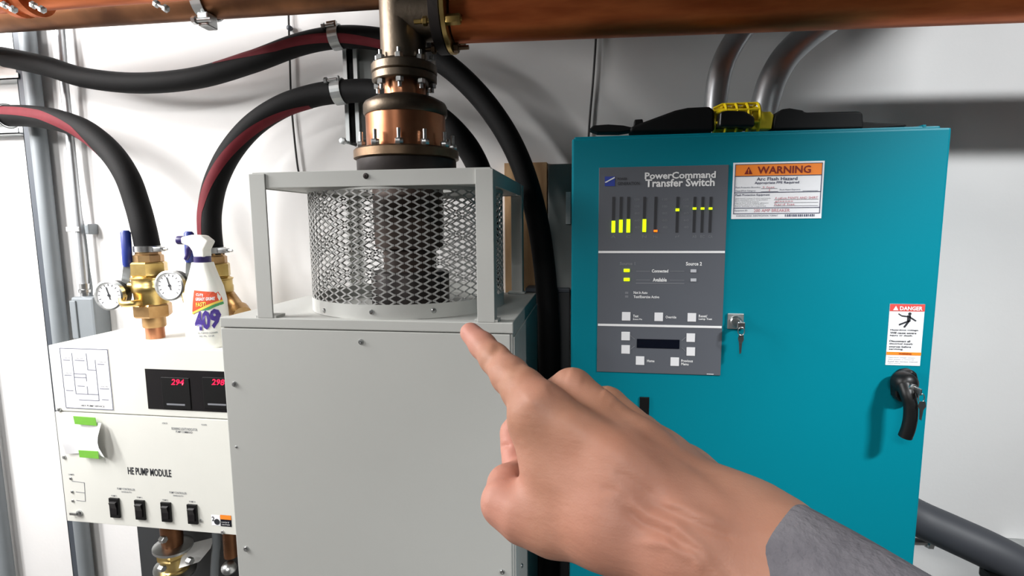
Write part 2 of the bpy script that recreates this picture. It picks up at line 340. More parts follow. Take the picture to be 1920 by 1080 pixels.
for k in range(16): labbox(0.60+0.021*k, 0.925, 0.60+0.021*k+(0.012 if k % 3 else 0.008), 0.965, 'print_navy', 'barcode_mark')
# danger label
dl_ = rect(1664, 570, 1729, 685, TY)
dl = MB().box(dl_[0], dl_[1], TY-0.0012, TY, dl_[2], dl_[3]).build('danger_label', 'sticker_white', t)
def dlab(u0, v0, u1, v1): return (dl_[0]+(dl_[1]-dl_[0])*u0, dl_[0]+(dl_[1]-dl_[0])*u1, dl_[3]-(dl_[3]-dl_[2])*v1, dl_[3]-(dl_[3]-dl_[2])*v0)
def dbox(u0, v0, u1, v1, m_, name):
    a = dlab(u0, v0, u1, v1); return MB().box(a[0], a[1], LY-0.0006, LY, a[2], a[3]).build(name, m_, dl)
dbox(0, 0, 1, 0.115, 'sticker_red', 'red_band'); dbox(0, 0.78, 1, 0.83, 'sticker_orange', 'orange_band')
letters('DANGER', None, LY-0.0006, 'print_white', dl, 0.03, dim=dlab(0.28, 0.035, 0.93, 0.10))
a = dlab(0.09, 0.03, 0.24, 0.10); MB().prism([(a[0], a[2]), (a[1], a[2]), ((a[0]+a[1])/2, a[3])], LY-0.0011, LY-0.0005).build('hazard_triangle', 'print_white', dl)
fig = MB()
def lim(u0, v0, u1, v1, wd):
    a = dlab(u0, v0, u0, v0); b = dlab(u1, v1, u1, v1); fig.bar((a[0], LY-0.0004, a[2]), (b[0], LY-0.0004, b[2]), wd*(dl_[1]-dl_[0]), 0.0008, (0, 1, 0))
lim(0.57, 0.18, 0.57, 0.28, 0.10); lim(0.57, 0.20, 0.78, 0.27, 0.04); lim(0.55, 0.20, 0.36, 0.19, 0.04); lim(0.36, 0.19, 0.26, 0.155, 0.03); lim(0.58, 0.27, 0.30, 0.335, 0.05); lim(0.58, 0.27, 0.45, 0.375, 0.055)
a = dlab(0.585, 0.155, 0.585, 0.155); fig.lathe((a[0], LY, a[2]), (0, -1, 0), [(0.0028, 0), (0.0028, 0.0008)], 14); fig.build('shocked_figure', 'print_black', dl)
for k, (s, e) in enumerate((('Hazardous voltage.', 0.88), ('Will cause severe', 0.82), ('injury or death.', 0.72), ('', 0), ('Disconnect all', 0.66), ('electrical supply', 0.75), ('sources before', 0.70), ('servicing.', 0.48))):
    if s: vv = 0.405+0.045*k; letters(s, None, LY, 'print_black', dl, 0.025, dim=dlab(0.06, vv, e, vv+0.033))
letters('WARNING', None, LY-0.0006, 'print_maroon', dl, 0.02, dim=dlab(0.35, 0.793, 0.72, 0.818))
for k in range(4): letters(['Hazardous voltage remains', 'after power is removed', 'Read the service manual', 'before opening'][k], None, LY, 'print_grey', dl, dim=dlab(0.06, 0.86+0.032*k, (0.84, 0.80, 0.92, 0.42)[k], 0.882+0.032*k))
# square lock with keys
lk_ = rect(1363, 587, 1393, 616, TY)
lk = MB().box(lk_[0], lk_[1], TY-0.006, TY, lk_[2], lk_[3], 0.0015).build('lock_plate', 'zinc', t)
lc = Vector(((lk_[0]+lk_[1])/2, TY-0.006, (lk_[2]+lk_[3])/2))
MB().lathe(lc, (0, -1, 0), [(0.0115, 0), (0.0115, 0.004), (0.0095, 0.006), (0.0095, 0.009), (0, 0.009)], 24).build('lock_barrel', 'steel', lk)
kb = MB().box(lc.x+0.001, lc.x+0.004, TY-0.034, TY-0.014, lc.z-0.006, lc.z+0.006, 0.001); kb.box(lc.x-0.004, lc.x+0.01, TY-0.036, TY-0.03, lc.z-0.010, lc.z+0.004, 0.002)
kb.build('key', 'steel', lk)
ring = [lc+Vector((0.003+0.006*math.cos(q), -0.03, -0.014+0.008*math.sin(q))) for q in np.linspace(0, 2*PI, 17)]
MB().tube(ring, 0.0008, 6).build('key_ring', 'steel', lk)
MB().prism([(lc.x+0.001, lc.z-0.02), (lc.x+0.009, lc.z-0.021), (lc.x+0.010, lc.z-0.032), (lc.x+0.007, lc.z-0.038), (lc.x+0.006, lc.z-0.058), (lc.x+0.003, lc.z-0.060), (lc.x+0.001, lc.z-0.036), (lc.x-0.001, lc.z-0.030)], TY-0.031, TY-0.0295).build('hanging_key', 'steel', lk)
# door latch half hidden by the hand
rbox('latch_slot', 'black_plastic', t, (1199, 745, 1217, 800), TY-0.004, TY, 0.001)
# black swing handle
hd = MB()
bs = [P(x, y, TY) for x, y in ((1674, 700), (1682, 691), (1698, 688), (1708, 694), (1712, 712), (1711, 738), (1706, 746), (1692, 750), (1675, 748), (1668, 738), (1667, 722))]
hd.prism([(p.x, p.z) for p in bs], TY-0.022, TY); hb = hd.build('handle_base', 'black_plastic', t)
bev = hb.modifiers.new('bevel', 'BEVEL'); bev.width = 0.005; bev.segments = 3
hub = P(1692, 716, TY-0.02); MB().lathe(hub+Vector((0, 0.004, 0)), (0.12, -1, 0), [(0.021, 0), (0.021, 0.012), (0.018, 0.022), (0.010, 0.028), (0, 0.029)], 24).build('handle_hub', 'black_plastic', t)
pth = spline([P(1696, 722, TY-0.034), P(1702, 740, TY-0.045), P(1707, 758, TY-0.050), P(1707, 782, TY-0.051), P(1703, 803, TY-0.050), P(1697, 819, TY-0.047)], 8)
MB().tube(pth, [0.0135-0.002*min(1, i/16) for i in range(len(pth))], 16).build('handle_lever', 'black_plastic', t)
kp = P(1710, 730, TY-0.052)
hl = MB().lathe(kp+Vector((0.002, 0.01, 0)), (0.25, -1, 0), [(0.009, 0), (0.009, 0.008), (0.007, 0.009), (0, 0.009)], 20).build('handle_lock', 'steel', t)
MB().box(kp.x+0.004, kp.x+0.007, kp.y-0.018, kp.y+0.004, kp.z-0.006, kp.z+0.006, 0.001).build('key', 'steel', hl)
ring = [kp+Vector((0.010+0.005*math.cos(q), -0.012, -0.012+0.008*math.sin(q))) for q in np.linspace(0, 2*PI, 15)]
MB().tube(ring, 0.0009, 6).build('key_ring', 'steel', hl)
MB().prism([(kp.x+0.007, kp.z-0.018), (kp.x+0.016, kp.z-0.018), (kp.x+0.018, kp.z-0.027), (kp.x+0.014, kp.z-0.034), (kp.x+0.012, kp.z-0.054), (kp.x+0.009, kp.z-0.052), (kp.x+0.008, kp.z-0.034), (kp.x+0.005, kp.z-0.027)], kp.y-0.014, kp.y-0.0125).build('hanging_key', 'steel', hl)

# ------------------------------------------------------------------ work lamp lying on top of the teal cabinet
TOP = tzt+0.006
wy = 1.20
wlamp = thing('work_lamp', 'black handled lamp with a yellow plastic cage lying on top of the teal cabinet', 'work lamp', (0.25, wy, TOP))
def pp(x, y): return P(x, y, wy)
def flat(name, pts, y0, y1, m_, bevw=0.006):
    q = [pp(*a) for a in pts]; q = [(a.x, max(a.z, TOP)) for a in q]
    o = MB().prism(q, y0, y1).build(name, m_, wlamp); b = o.modifiers.new('bevel', 'BEVEL'); b.width = bevw; b.segments = 3; b.limit_method = 'ANGLE'; return o
flat('hook_strap', ((1105, 245), (1112, 238), (1140, 236), (1168, 238), (1186, 242), (1186, 247), (1160, 251), (1120, 251)), wy-0.02, wy+0.02, 'black_satin')
flat('handle_grip', ((1180, 243), (1205, 233), (1235, 222), (1262, 212), (1285, 207), (1325, 205), (1334, 212), (1334, 250), (1180, 252)), wy-0.03, wy+0.03, 'black_satin', 0.01)
flat('switch_tab', ((1188, 238), (1189, 226), (1204, 225), (1206, 234)), wy-0.012, wy+0.012, 'black_satin', 0.002)
flat('lamp_block', ((1338, 245), (1340, 219), (1352, 216), (1385, 217), (1392, 222), (1402, 228), (1402, 245)), wy-0.05, wy+0.01, 'black_plastic', 0.004)
gm = MB()
x0, x1 = pp(1332, 220).x, pp(1420, 220).x; zt = pp(1370, 195).z; R0 = (zt-TOP)/2+0.001; zc = TOP+R0
for i, x in enumerate(np.linspace(x0+0.004, x1-0.004, 5)):
    rr = R0*(0.8 if i in (0,) else 1)-0.003
    gm.tube([(x, wy+rr*math.cos(q), zc-(R0-0.003-rr)+rr*math.sin(q)) for q in np.linspace(0, 2*PI, 25)], 0.003, 6)
for q in np.linspace(0, 2*PI, 9)[:-1]:
    gm.tube([(x0+0.004, wy+(R0-0.004)*0.8*math.cos(q+.3), zc+(R0-0.004)*0.8*math.sin(q+.3)), (x0+0.02, wy+(R0-0.003)*math.cos(q+.3), zc+(R0-0.003)*math.sin(q+.3)), (x1-0.004, wy+(R0-0.003)*math.cos(q+.3), zc+(R0-0.003)*math.sin(q+.3))], 0.003, 6)
gm.build('cage', 'yellow_plastic', wlamp)
MB().lathe((x0+0.003, wy, zc), (1, 0, 0), [(R0*0.55, 0), (R0*0.72, 0.01), (R0*0.72, (x1-x0)*0.6), (R0*0.5, (x1-x0)*0.75)], 20).build('lens', 'yellow_plastic', wlamp)
flat('cage_door', ((1402, 246), (1404, 206), (1412, 203), (1424, 214), (1438, 213), (1444, 219), (1440, 246)), wy-0.025, wy+0.02, 'yellow_plastic', 0.003)
flat('tail_grip', ((1440, 248), (1444, 222), (1456, 210), (1472, 208), (1495, 212), (1500, 216), (1598, 214), (1605, 218), (1606, 246)), wy-0.03, wy+0.03, 'black_satin', 0.008)
flat('cord_strap', ((1600, 238), (1604, 230), (1640, 233), (1690, 235), (1693, 239), (1640, 243), (1600, 246)), wy-0.015, wy+0.015, 'black_satin', 0.002)

# ------------------------------------------------------------------ two galvanised conduits rising behind the teal cabinet
for k, (pts, r, lb) in enumerate((
    ([(1338, 330, 1.42), (1340, 240, 1.42), (1343, 180, 1.42), (1352, 130, 1.42), (1372, 85, 1.43), (1402, 45, 1.45), (1450, 5, 1.48), (1520, -40, 1.52)], 0.0275, 'shiny steel conduit, the slimmer and left one of two bending up above the teal cabinet'),
    ([(1425, 330, 1.40), (1428, 240, 1.40), (1438, 180, 1.40), (1455, 135, 1.40), (1483, 95, 1.41), (1530, 55, 1.43), (1600, 10, 1.46), (1700, -40, 1.5)], 0.032, 'shiny steel conduit, the thicker and right one of two bending up above the teal cabinet'))):
    pt = spline([P(*q) for q in pts], 10); pt = [a for a in pt if a.z > TOP+0.001]; pt = [Vector((pt[0].x, pt[0].y, TOP+0.0005))]+pt
    c = thing('steel_conduit', lb, 'conduit', pt[0], 'conduits above the teal cabinet')
    MB().tube(pt, r, 24).build('bent_tube', 'galvanized', c)
    b0 = P(*pts[1]); MB().lathe((b0.x, b0.y, TOP), (0, 0, 1), [(r+0.014, 0), (r+0.014, 0.008), (r+0.006, 0.01), (r+0.006, 0.03), (r, 0.032)], 24).build('locknut_collar', 'zinc', c)

# ------------------------------------------------------------------ grey floor cabinet
GY = 1.0; gx0, gx1, gzt = -0.766, -0.148, -0.189
g = thing('heat_exchanger_cabinet', 'large plain grey sheet metal cabinet carrying the mesh cage', 'cabinet', ((gx0+gx1)/2, 1.2, FZ))
MB().box(gx0+0.003, gx1, GY+0.006, 1.462, FZ, gzt, 0.002).build('body', 'grey_paint', g)
MB().box(gx0, gx1-0.004, GY, GY+0.006, FZ+0.06, gzt-0.022, 0.002).build('front_panel', 'grey_paint', g)
MB().box(gx0, gx1+0.002, GY-0.001, GY+0.02, gzt-0.020, gzt+0.001, 0.002).build('top_lip', 'grey_paint', g)
MB().box(gx1, gx1+0.003, GY+0.012, 1.46, FZ+0.06, gzt-0.03, 0.001).build('side_panel', 'grey_paint', g)
for (a, b, r_) in ((677, 641, 5.5), (440, 720, 5.5), (462, 1029, 5.5), (942, 1072, 5), (443, 838, 2.5)): screw(g, a, b, GY, r_)
p = P(975, 1055, 1.1); MB().lathe((gx1+0.003, 1.09, p.z), (1, 0, 0), [(0.005, 0), (0.005, 0.002), (0.003, 0.004), (0, 0.004)], 12).build('screw', 'steel', g)

# ------------------------------------------------------------------ mesh cage with its angle frame
KX, KY = -0.4275, 1.228
cz0 = gzt+0.001
cage = thing('guard_cage', 'grey square steel frame around a round expanded metal screen on the grey cabinet', 'guard cage', (KX, KY, cz0))
fx0, fx1, fy0, fy1, fzt = -0.674, -0.187, 1.003, 1.455, 0.107
MB().box(fx0, fx1, fy0, fy0+0.004, fzt-0.031, fzt, 0.001).build('top_bar', 'grey_paint', cage)
MB().box(fx0, fx1, fy1-0.004, fy1, fzt-0.031, fzt, 0.001).build('top_bar', 'grey_paint', cage)
MB().box(fx0, fx0+0.004, fy0+0.004, fy1-0.004, fzt-0.031, fzt, 0.001).build('top_bar', 'grey_paint', cage)
MB().box(fx1-0.004, fx1, fy0+0.004, fy1-0.004, fzt-0.031, fzt, 0.001).build('top_bar', 'grey_paint', cage)
for sx in (0, 1):
    for sy in (0, 1):
        xo = fx0-0.005 if sx == 0 else fx1+0.005; xi = xo+0.034*(1 if sx == 0 else -1)
        yo = fy0-0.004 if sy == 0 else fy1+0.004; yi = yo+0.03*(1 if sy == 0 else -1); yt = yo+0.004*(1 if sy == 0 else -1); xt = xo+0.004*(1 if sx == 0 else -1)
        lg = MB().box(min(xo, xi), max(xo, xi), min(yo, yt), max(yo, yt), cz0, fzt-0.003, 0.001)
        lg.box(min(xo, xt), max(xo, xt), min(yt, yi), max(yt, yi), cz0, fzt-0.003, 0.001)
        lg.build('leg', 'grey_paint', cage)
        MB().box(min(xo, xi)-0.006, max(xo, xi)+0.006, min(yt, yi)-0.002, max(yt, yi)+0.006, cz0-0.0005, cz0+0.005, 0.001).build('foot_weld', 'grey_paint', cage)
# top plate with a round hole
n = 48; vs, fs = [], []; R1 = 0.115
for k in range(n):
    q = 2*PI*k/n; c_, s_ = math.cos(q), math.sin(q); f_ = 1/max(abs(c_)/((fx1-fx0)/2-0.004), abs(s_)/((fy1-fy0)/2-0.004))
    for z in (fzt-0.029, fzt-0.026): vs += [((fx0+fx1)/2+c_*f_, (fy0+fy1)/2+s_*f_, z), (KX+c_*R1, KY+s_*R1, z)]
for k in range(n):
    a, b = 4*k, 4*((k+1) % n); fs += [(a, b, b+1, a+1), (a+2, a+3, b+3, b+2), (a, a+2, b+2, b), (a+1, b+1, b+3, a+3)]
MB().add(vs, fs).build('top_plate', 'grey_paint', cage)
RS = 0.222
def ringband(z0, z1, r, th, name, m_, par):
    n = 96; vs, fs = [], []
    for k in range(n):
        q = 2*PI*k/n
        for rr, z in ((r, z0), (r, z1), (r-th, z1), (r-th, z0)): vs.append((KX+rr*math.cos(q), KY+rr*math.sin(q), z))
    for k in range(n):
        a, b = 4*k, 4*((k+1) % n)
        for i in range(4): fs.append((a+i, b+i, b+(i+1) % 4, a+(i+1) % 4))
    return MB().add(vs, fs, True).build(name, m_, par)
ringband(cz0, -0.158, RS+0.002, 0.003, 'bottom_band', 'grey_paint', cage)
ringband(fzt-0.036, fzt-0.026, RS+0.002, 0.003, 'top_band', 'grey_paint', cage)
zm0, zm1 = -0.160, fzt-0.033; NC = 39; NR = 33; dz = (zm1-zm0)/NR
sc_ = MB()
def cyl(q, z, r=RS): return Vector((KX+r*math.cos(q), KY+r*math.sin(q), z))
for j in range(NR):
    for i in range(NC):
        for s in (-1, 1):
            q0 = 2*PI*(i+(0.5 if (j % 2) else 0))/NC; q1 = q0+s*PI/NC
            za, zb = zm0+j*dz, zm0+(j+1)*dz
            qa, qb = q0+s*0.20*PI/NC, q1-s*0.20*PI/NC
            a, b = cyl(qa, za+0.0003), cyl(qb, zb-0.0003); nr = cyl((q0+q1)/2, 0)-Vector((KX, KY, 0))
            sc_.bar(a-(b-a)*0.22, b+(b-a)*0.22, 0.0031, 0.0020, nr)
sm_ = sc_.build('expanded_metal_screen', 'mesh_paint', cage)
for (a, b) in ((608, 582), (697, 585), (813, 582)):
    d = ray(a, b); d2 = Vector((d.x, d.y)); o2 = Vector((KX, KY)); A = d2.dot(d2); B = -2*d2.dot(o2); Cc = o2.dot(o2)-(RS+0.002)**2
    tt = (-B-math.sqrt(max(B*B-4*A*Cc, 0)))/(2*A); p = d*tt; nr = Vector((p.x-KX, p.y-KY, 0)).normalized()
    MB().lathe(p, nr, [(0.0055, -0.001), (0.0055, 0.001), (0.004, 0.003), (0, 0.0035)], 14).build('screw', 'steel', cage)
screw(cage, 686, 330, fy0, 5.5, 'dark_iron')

# ------------------------------------------------------------------ flanged copper riser through the cage
rs = thing('flanged_riser', 'copper and bronze flanged pipe riser standing up through the cage to the overhead pipe', 'pipe fitting', (KX, KY, cz0))
def zp(py): return P(762, py, KY).z
S_ = mpp(P(762, 250, KY))
def lat(name, m_, prof, par=rs, n=48):     # prof of (half width in px, photo row)
    pr = [(h*S_, zp(y)) for h, y in prof]; pr.sort(key=lambda a: 0) ; b = pr[0][1]
    return MB().lathe((KX, KY, b), (0, 0, 1), [(r_, z_-b) for r_, z_ in pr], n).build(name, m_, par)
zb = cz0
MB().lathe((KX, KY, zb), (0, 0, 1), [(0.092, 0), (0.092, 0.075), (0.088, 0.08)], 40).build('lower_flange', 'dark_iron', rs)
MB().lathe((KX, KY, zb+0.08), (0, 0, 1), [(0.062, 0), (0.062, 0.05), (0.080, 0.055), (0.082, 0.12), (0.082, 0.25)], 40).build('inner_pipe', 'brown_pipe', rs)
lat('gasket_flange', 'dark_iron', [(80, 345), (92, 330), (92, 303), (90, 301)])
lat('bolt_flange', 'bronze_flange', [(93, 302), (97, 300), (97, 286), (94, 283), (74, 282)])
lat('copper_body', 'copper_bright', [(73, 284), (73, 219), (75, 217)])
lat('shoulder', 'bronze', [(75, 220), (77, 216), (77, 202), (74, 196), (60, 188), (44, 184), (40, 182)])
lat('neck', 'copper_bright', [(39, 188), (38, 184), (38, 150)])
lat('neck_flange', 'bronze', [(40, 158), (57, 157), (59, 155), (59, 143), (57, 141)])
lat('tee_flange', 'bronze', [(57, 141.5), (60, 139), (60, 126), (57, 123), (46, 121), (42, 116)])
for k in range(12):
    q = 2*PI*(k+0.35)/12; x, y = KX+0.107*math.cos(q), KY+0.107*math.sin(q); zf = zp(283)
    b = MB().rod((x, y, zf-0.03), (x, y, zf+0.034), 0.0042, 10); hexnut(b, (x, y, zf), (0, 0, 1), 0.0095, 0.013); b.build('stud', 'steel', rs)
for k in range(8):
    q = 2*PI*(k+0.2)/8; x, y = KX+0.0625*math.cos(q), KY+0.0625*math.sin(q); za, zb_ = zp(158), zp(122)
    b = MB().rod((x, y, za-0.02), (x, y, zb_+0.02), 0.0045, 10); hexnut(b, (x, y, zb_-0.002), (0, 0, 1), 0.0095, 0.012); hexnut(b, (x, y, za-0.010), (0, 0, 1), 0.0095, 0.011); b.build('bolt', 'steel', rs)
# tee
RP = 0.058
pa, pb = P(900, 78, KY), P(1920, 40, KY)
def axz(x): return pa.z+(pb.z-pa.z)*(x-pa.x)/(pb.x-pa.x)+RP
tz = axz(KX)
tee = MB().lathe((KX, KY, zp(124)), (0, 0, 1), [(42*S_, 0), (42*S_, tz+0.10-zp(124))], 40)
xf = P(830, 50, KY).x
tee.lathe((KX, KY, tz), (1, 0, 0), [(0.054, 0), (0.054, xf-KX)], 40); tee.build('tee_body', 'bronze', rs)
MB().lathe((xf, KY, tz), (1, 0, 0), [(0.06, -0.012), (0.083, -0.010), (0.083, 0.012), (0.08, 0.014)], 40).build('tee_side_flange', 'dark_iron', rs)

# ------------------------------------------------------------------ overhead copper pipes
cr = thing('copper_pipe', 'wide glossy copper pipe running overhead to the right from the bronze tee', 'pipe', (xf, KY, tz))
MB().tube([(x, KY, axz(x)) for x in np.linspace(xf+0.03, 1.9, 12)], RP, 40).build('tube', 'copper', cr)
MB().lathe((xf+0.014, KY, tz), (1, 0, 0), [(0.080, 0), (0.083, 0.001), (0.083, 0.010), (0.081, 0.011), (RP, 0.0115)], 40).build('brass_flange', 'brass', cr)
for k in range(6):
    q = 2*PI*(k+0.03)/6; y, z = KY+0.073*math.sin(q), tz+0.073*math.cos(q)
    b = MB().rod((xf-0.045, y, z), (xf+0.06, y, z), 0.005, 10); hexnut(b, (xf-0.026, y, z), (1, 0, 0), 0.010, 0.010); hexnut(b, (xf+0.0255, y, z), (1, 0, 0), 0.0115, 0.032 if k == 4 else 0.012); b.build('bolt', 'brass' if k == 4 else 'bronze_flange', cr)
# left pipe, behind
la, lb_ = P(0, 60, 1.40), P(720, 15, 1.40); RL = 0.05
o = thing('copper_pipe', 'dull brown copper pipe crossing the upper left above the black hoses', 'pipe', (la.x, 1.4, la.z))
def lz(x): return la.z+(lb_.z-la.z)*(x-la.x)/(lb_.x-la.x)+RL
MB().tube([(x, 1.40, lz(x)) for x in np.linspace(-2.6, 0.08, 14)]+[(0.08+0.12*math.sin(q), 1.40+0.12*(1-math.cos(q)), lz(0.1)) for q in np.linspace(0.2, PI/2, 8)]+[(0.20, 1.648, lz(0.1))], RL, 32).build('tube', 'copper_dark', o)
# upper left pipe, nearer
ua = P(103, 16, 1.2); ub = P(283, 3, 1.2); RU = 0.042
def uz(x): return ua.z+(ub.z-ua.z)*(x-ua.x)/(ub.x-ua.x)+RU
o2 = thing('copper_pipe', 'bright orange copper pipe at the top left corner with steel bolted clamps', 'pipe', (ua.x, 1.2, ua.z))
MB().tube([(x, 1.2, uz(x)) for x in np.linspace(-2.85, -0.95, 14)]+[(-0.95+0.11*math.sin(q), 1.2, uz(-0.95)+0.11*(1-math.cos(q))) for q in np.linspace(0.2, PI/2, 8)]+[(-0.84, 1.2, CZ-0.002)], RU, 32).build('tube', 'copper', o2)
xq = P(45, 10, 1.2).x
MB().lathe((xq-0.03, 1.2, uz(xq)), (1, 0, 0), [(RU, 0), (RU+0.014, 0.002), (RU+0.014, 0.02), (RU+0.006, 0.022), (RU+0.006, 0.045), (RU+0.014, 0.047), (RU+0.014, 0.065), (RU, 0.067)], 32).build('coupling', 'copper', o2)
for (bx, by) in ((18, 14), (72, 14), (303, 12)):
    p = P(bx, by, 1.14); b = MB().rod(p+Vector((-0.016, 0, 0.008)), p+Vector((0.016, 0, -0.008)), 0.004, 10); hexnut(b, p+Vector((0.006, 0, -0.003)), (1, 0, -0.5), 0.0085, 0.009); hexnut(b, p+Vector((-0.016, 0, 0.008)), (1, 0, -0.5), 0.0085, 0.008)
    b.build('clamp_bolt', 'steel', o2)
hx = P(372, 30, 1.36).x
hg = thing('pipe_hanger', 'grey steel strap hanger with a bolt around the upper left copper pipe', 'hanger', (hx, 1.38, lz(hx)))
h_ = MB()
for k in range(24):
    q0, q1 = PI*0.05+k*PI*1.5/24, PI*0.05+(k+1)*PI*1.5/24
    a, b = [Vector((hx, 1.40-(RL+0.004)*math.sin(q), lz(hx)+(RL+0.004)*math.cos(q))) for q in (q0, q1)]
    h_.bar(a, b+(b-a)*0.1, 0.03, 0.004, (a+b)/2-Vector((hx, 1.40, lz(hx))))
h_.build('strap', 'zinc', hg)
p0 = Vector((hx+0.012, 1.40-RL*0.5, lz(hx)-RL-0.002)); MB().box(p0.x-0.012, p0.x+0.018, p0.y-0.02, p0.y+0.02, p0.z-0.032, p0.z+0.004, 0.004).build('strap_ear', 'zinc', hg)
b = MB().rod(p0+Vector((-0.02, -0.022, -0.018)), p0+Vector((0.03, -0.022, -0.018)), 0.006, 10); hexnut(b, p0+Vector((-0.024, -0.022, -0.018)), (1, 0, 0), 0.011, 0.012); b.build('hanger_bolt', 'steel', hg)

# ------------------------------------------------------------------ black rubber hoses with a red stripe
def hose(pts, r, label, stripe=None, n=20):
    pt = spline([P(*q) for q in pts], 10); lo = min(pt, key=lambda v: v.z)
    h = thing('rubber_hose', label, 'hose', lo, 'black rubber hoses with red stripe')
    MB().tube(pt, r, n).build('hose_wall', 'rubber', h)
    if stripe:
        fr = []
        for i in range(len(pt)):
            tg = (pt[min(i+1, len(pt)-1)]-pt[max(i-1, 0)]).normalized(); n1 = (Vector((0, -1, 0))-tg*tg.dot(Vector((0, -1, 0)))).normalized(); fr.append((n1, n1.cross(tg)))
        L_ = len(pt)-1; ks = [a for a, _ in stripe]; vs_ = [b for _, b in stripe]
        i0 = int(ks[0]*L_); i1 = int(ks[-1]*L_); m_ = MB(); vs, fs = [], []; NW = 6; hw = 0.42
        for i in range(i0, i1+1):
            ph = float(np.interp(i/L_, ks, vs_))
            ring = [(ph-hw+2*hw*k/NW, r*1.012) for k in range(NW+1)]+[(ph+hw, r*0.96), (ph-hw, r*0.96)]
            for q, rr in ring: vs.append(pt[i]+(fr[i][0]*math.cos(q)+fr[i][1]*math.sin(q))*rr)
        R_ = NW+3
        for i in range(i1-i0):
            for k in range(R_): fs.append((i*R_+k, i*R_+(k+1) % R_, (i+1)*R_+(k+1) % R_, (i+1)*R_+k))
        fs += [tuple(range(R_)), tuple(range((i1-i0)*R_, (i1-i0)*R_+R_))]
        m_.add(vs, fs, True).build('red_stripe', 'hose_red', h)
    return h, pt
HY = 1.56
hA, ptA = hose([(7, 107, 1.53), (32, 112, 1.53), (90, 125, 1.53), (160, 146, 1.53), (260, 156, 1.53), (370, 146, 1.53), (470, 117, 1.53), (560, 84, 1.53), (632, 70, 1.53), (700, 72, 1.53), (765, 86, 1.52), (830, 117, 1.50), (890, 170, 1.50), (940, 235, 1.50), (976, 305, 1.50), (1001, 385, 1.50), (1017, 470, 1.50), (1027, 580, 1.50), (1030, 720, 1.50), (1030, 900, 1.50), (1028, 1150, 1.50)], 0.031,
    'longest black hose, sagging across the left wall and arching down beside the teal cabinet', [(0.27, 1.1), (0.33, 0.1), (0.39, -0.3), (0.44, -0.6), (0.48, -0.8)])
hB, ptB = hose([(14, 217, 1.53), (60, 218, 1.53), (110, 226, 1.52), (160, 245, 1.51), (205, 282, 1.49), (238, 330, 1.47), (258, 385, 1.46), (270, 430, 1.45), (277, 463, 1.45)], 0.034,
    'short black red-striped hose curving down to the brass valve left of the spray bottle', [(0.0, 0.4), (0.2, 0.2), (0.36, -0.4), (0.5, -1.4)])
hC, ptC = hose([(398, 478, 1.47), (393, 430, 1.47), (394, 390, 1.48), (405, 340, 1.49), (432, 285, 1.50), (475, 235, 1.51), (530, 199, 1.52), (590, 179, 1.53), (640, 172, 1.53), (700, 171, 1.52), (760, 184, 1.50), (815, 215, 1.49), (855, 250, 1.48), (885, 290, 1.50), (905, 340, 1.52), (915, 420, 1.54), (918, 560, 1.55), (918, 800, 1.55)], 0.033,
    'black red-striped hose arching from behind the spray bottle to behind the bronze fitting', [(0.02, 0.55), (0.10, 0.4), (0.18, -0.1), (0.27, -0.7), (0.40, -1.5)])
# ------------------------------------------------------------------ strut and clamps carrying the hoses
sa = P(645, 75, 1.60); sb = P(672, 270, 1.60)
st = thing('strut_channel', 'dark slotted strut channel on the wall behind the bronze riser', 'strut', ((sa.x+sb.x)/2, 1.6, sb.z))
m_ = MB(); m_.box(sa.x, sa.x+0.004, 1.585, 1.648, sb.z, sa.z); m_.box(sb.x+0.008, sb.x+0.012, 1.585, 1.648, sb.z, sa.z); m_.box(sa.x, sb.x+0.012, 1.644, 1.648, sb.z, sa.z); m_.box(sa.x+0.004, sa.x+0.012, 1.585, 1.588, sb.z, sa.z); m_.box(sb.x, sb.x+0.008, 1.585, 1.588, sb.z, sa.z)
m_.build('channel', 'zinc', st); MB().box(sa.x+0.012, sb.x, 1.60, 1.643, sb.z+0.004, sa.z-0.004).build('slot_shade_fill', 'black_satin', st)  # black block puts the shade inside the open channel into colour
p = P(648, 266, 1.58); b = MB().rod(p, p+Vector((0, -0.02, 0)), 0.006, 10); hexnut(b, p+Vector((0, -0.014, 0)), (0, -1, 0), 0.011, 0.01); b.build('anchor_bolt', 'zinc', st)
q0, q1, q2, q3 = rect(674, 92, 716, 262, 1.62); tag(MB().box(q0, q1, 1.60, 1.649, q2, q3, 0.004).build('junction_box', 'box_grey'), 'narrow grey wall box beside the strut behind the bronze tee', 'box')
def hclamp(px, py, Y, r, tang, label):
    c = P(px, py, Y); h = thing('hose_clamp', label, 'clamp', c, 'strut clamps on the hoses'); tang = Vector(tang).normalized(); n1 = Vector((0, -1, 0)); n2 = n1.cross(tang).normalized()
    b = MB(); N = 26
    for k in range(N):
        a_, b_ = [c+(n1*math.cos(q)+n2*math.sin(q))*(r+0.002) for q in (2*PI*k/N, 2*PI*(k+1)/N)]
        b.bar(a_, b_+(b_-a_)*0.1, 0.03, 0.0035, (a_+b_)/2-c)
    b.build('band', 'zinc', h)
    e = c+n1*(r*0.75)+n2*(r*0.80)
    s = MB(); s.bar(e-tang*0.014, e+tang*0.014, 0.022, 0.012, n1); s.rod(e-tang*0.024+n1*0.006, e+tang*0.010+n1*0.006, 0.005, 10); hexnut(s, e-tang*0.028+n1*0.006, tang, 0.010, 0.010); s.build('clamp_screw', 'steel', h)
    s = MB(); s.box(c.x-0.014, c.x+0.014, c.y+r, WY-0.004, c.z-0.012, c.z+0.012); s.build('clamp_foot', 'zinc', h)
    return h
hclamp(632, 70, 1.53, 0.031, (1, 0, 0.1), 'zinc clamp around the upper hose, on top of the strut')
hclamp(637, 172, 1.53, 0.033, (1, 0, 0.1), 'zinc clamp around the middle hose, halfway down the strut')
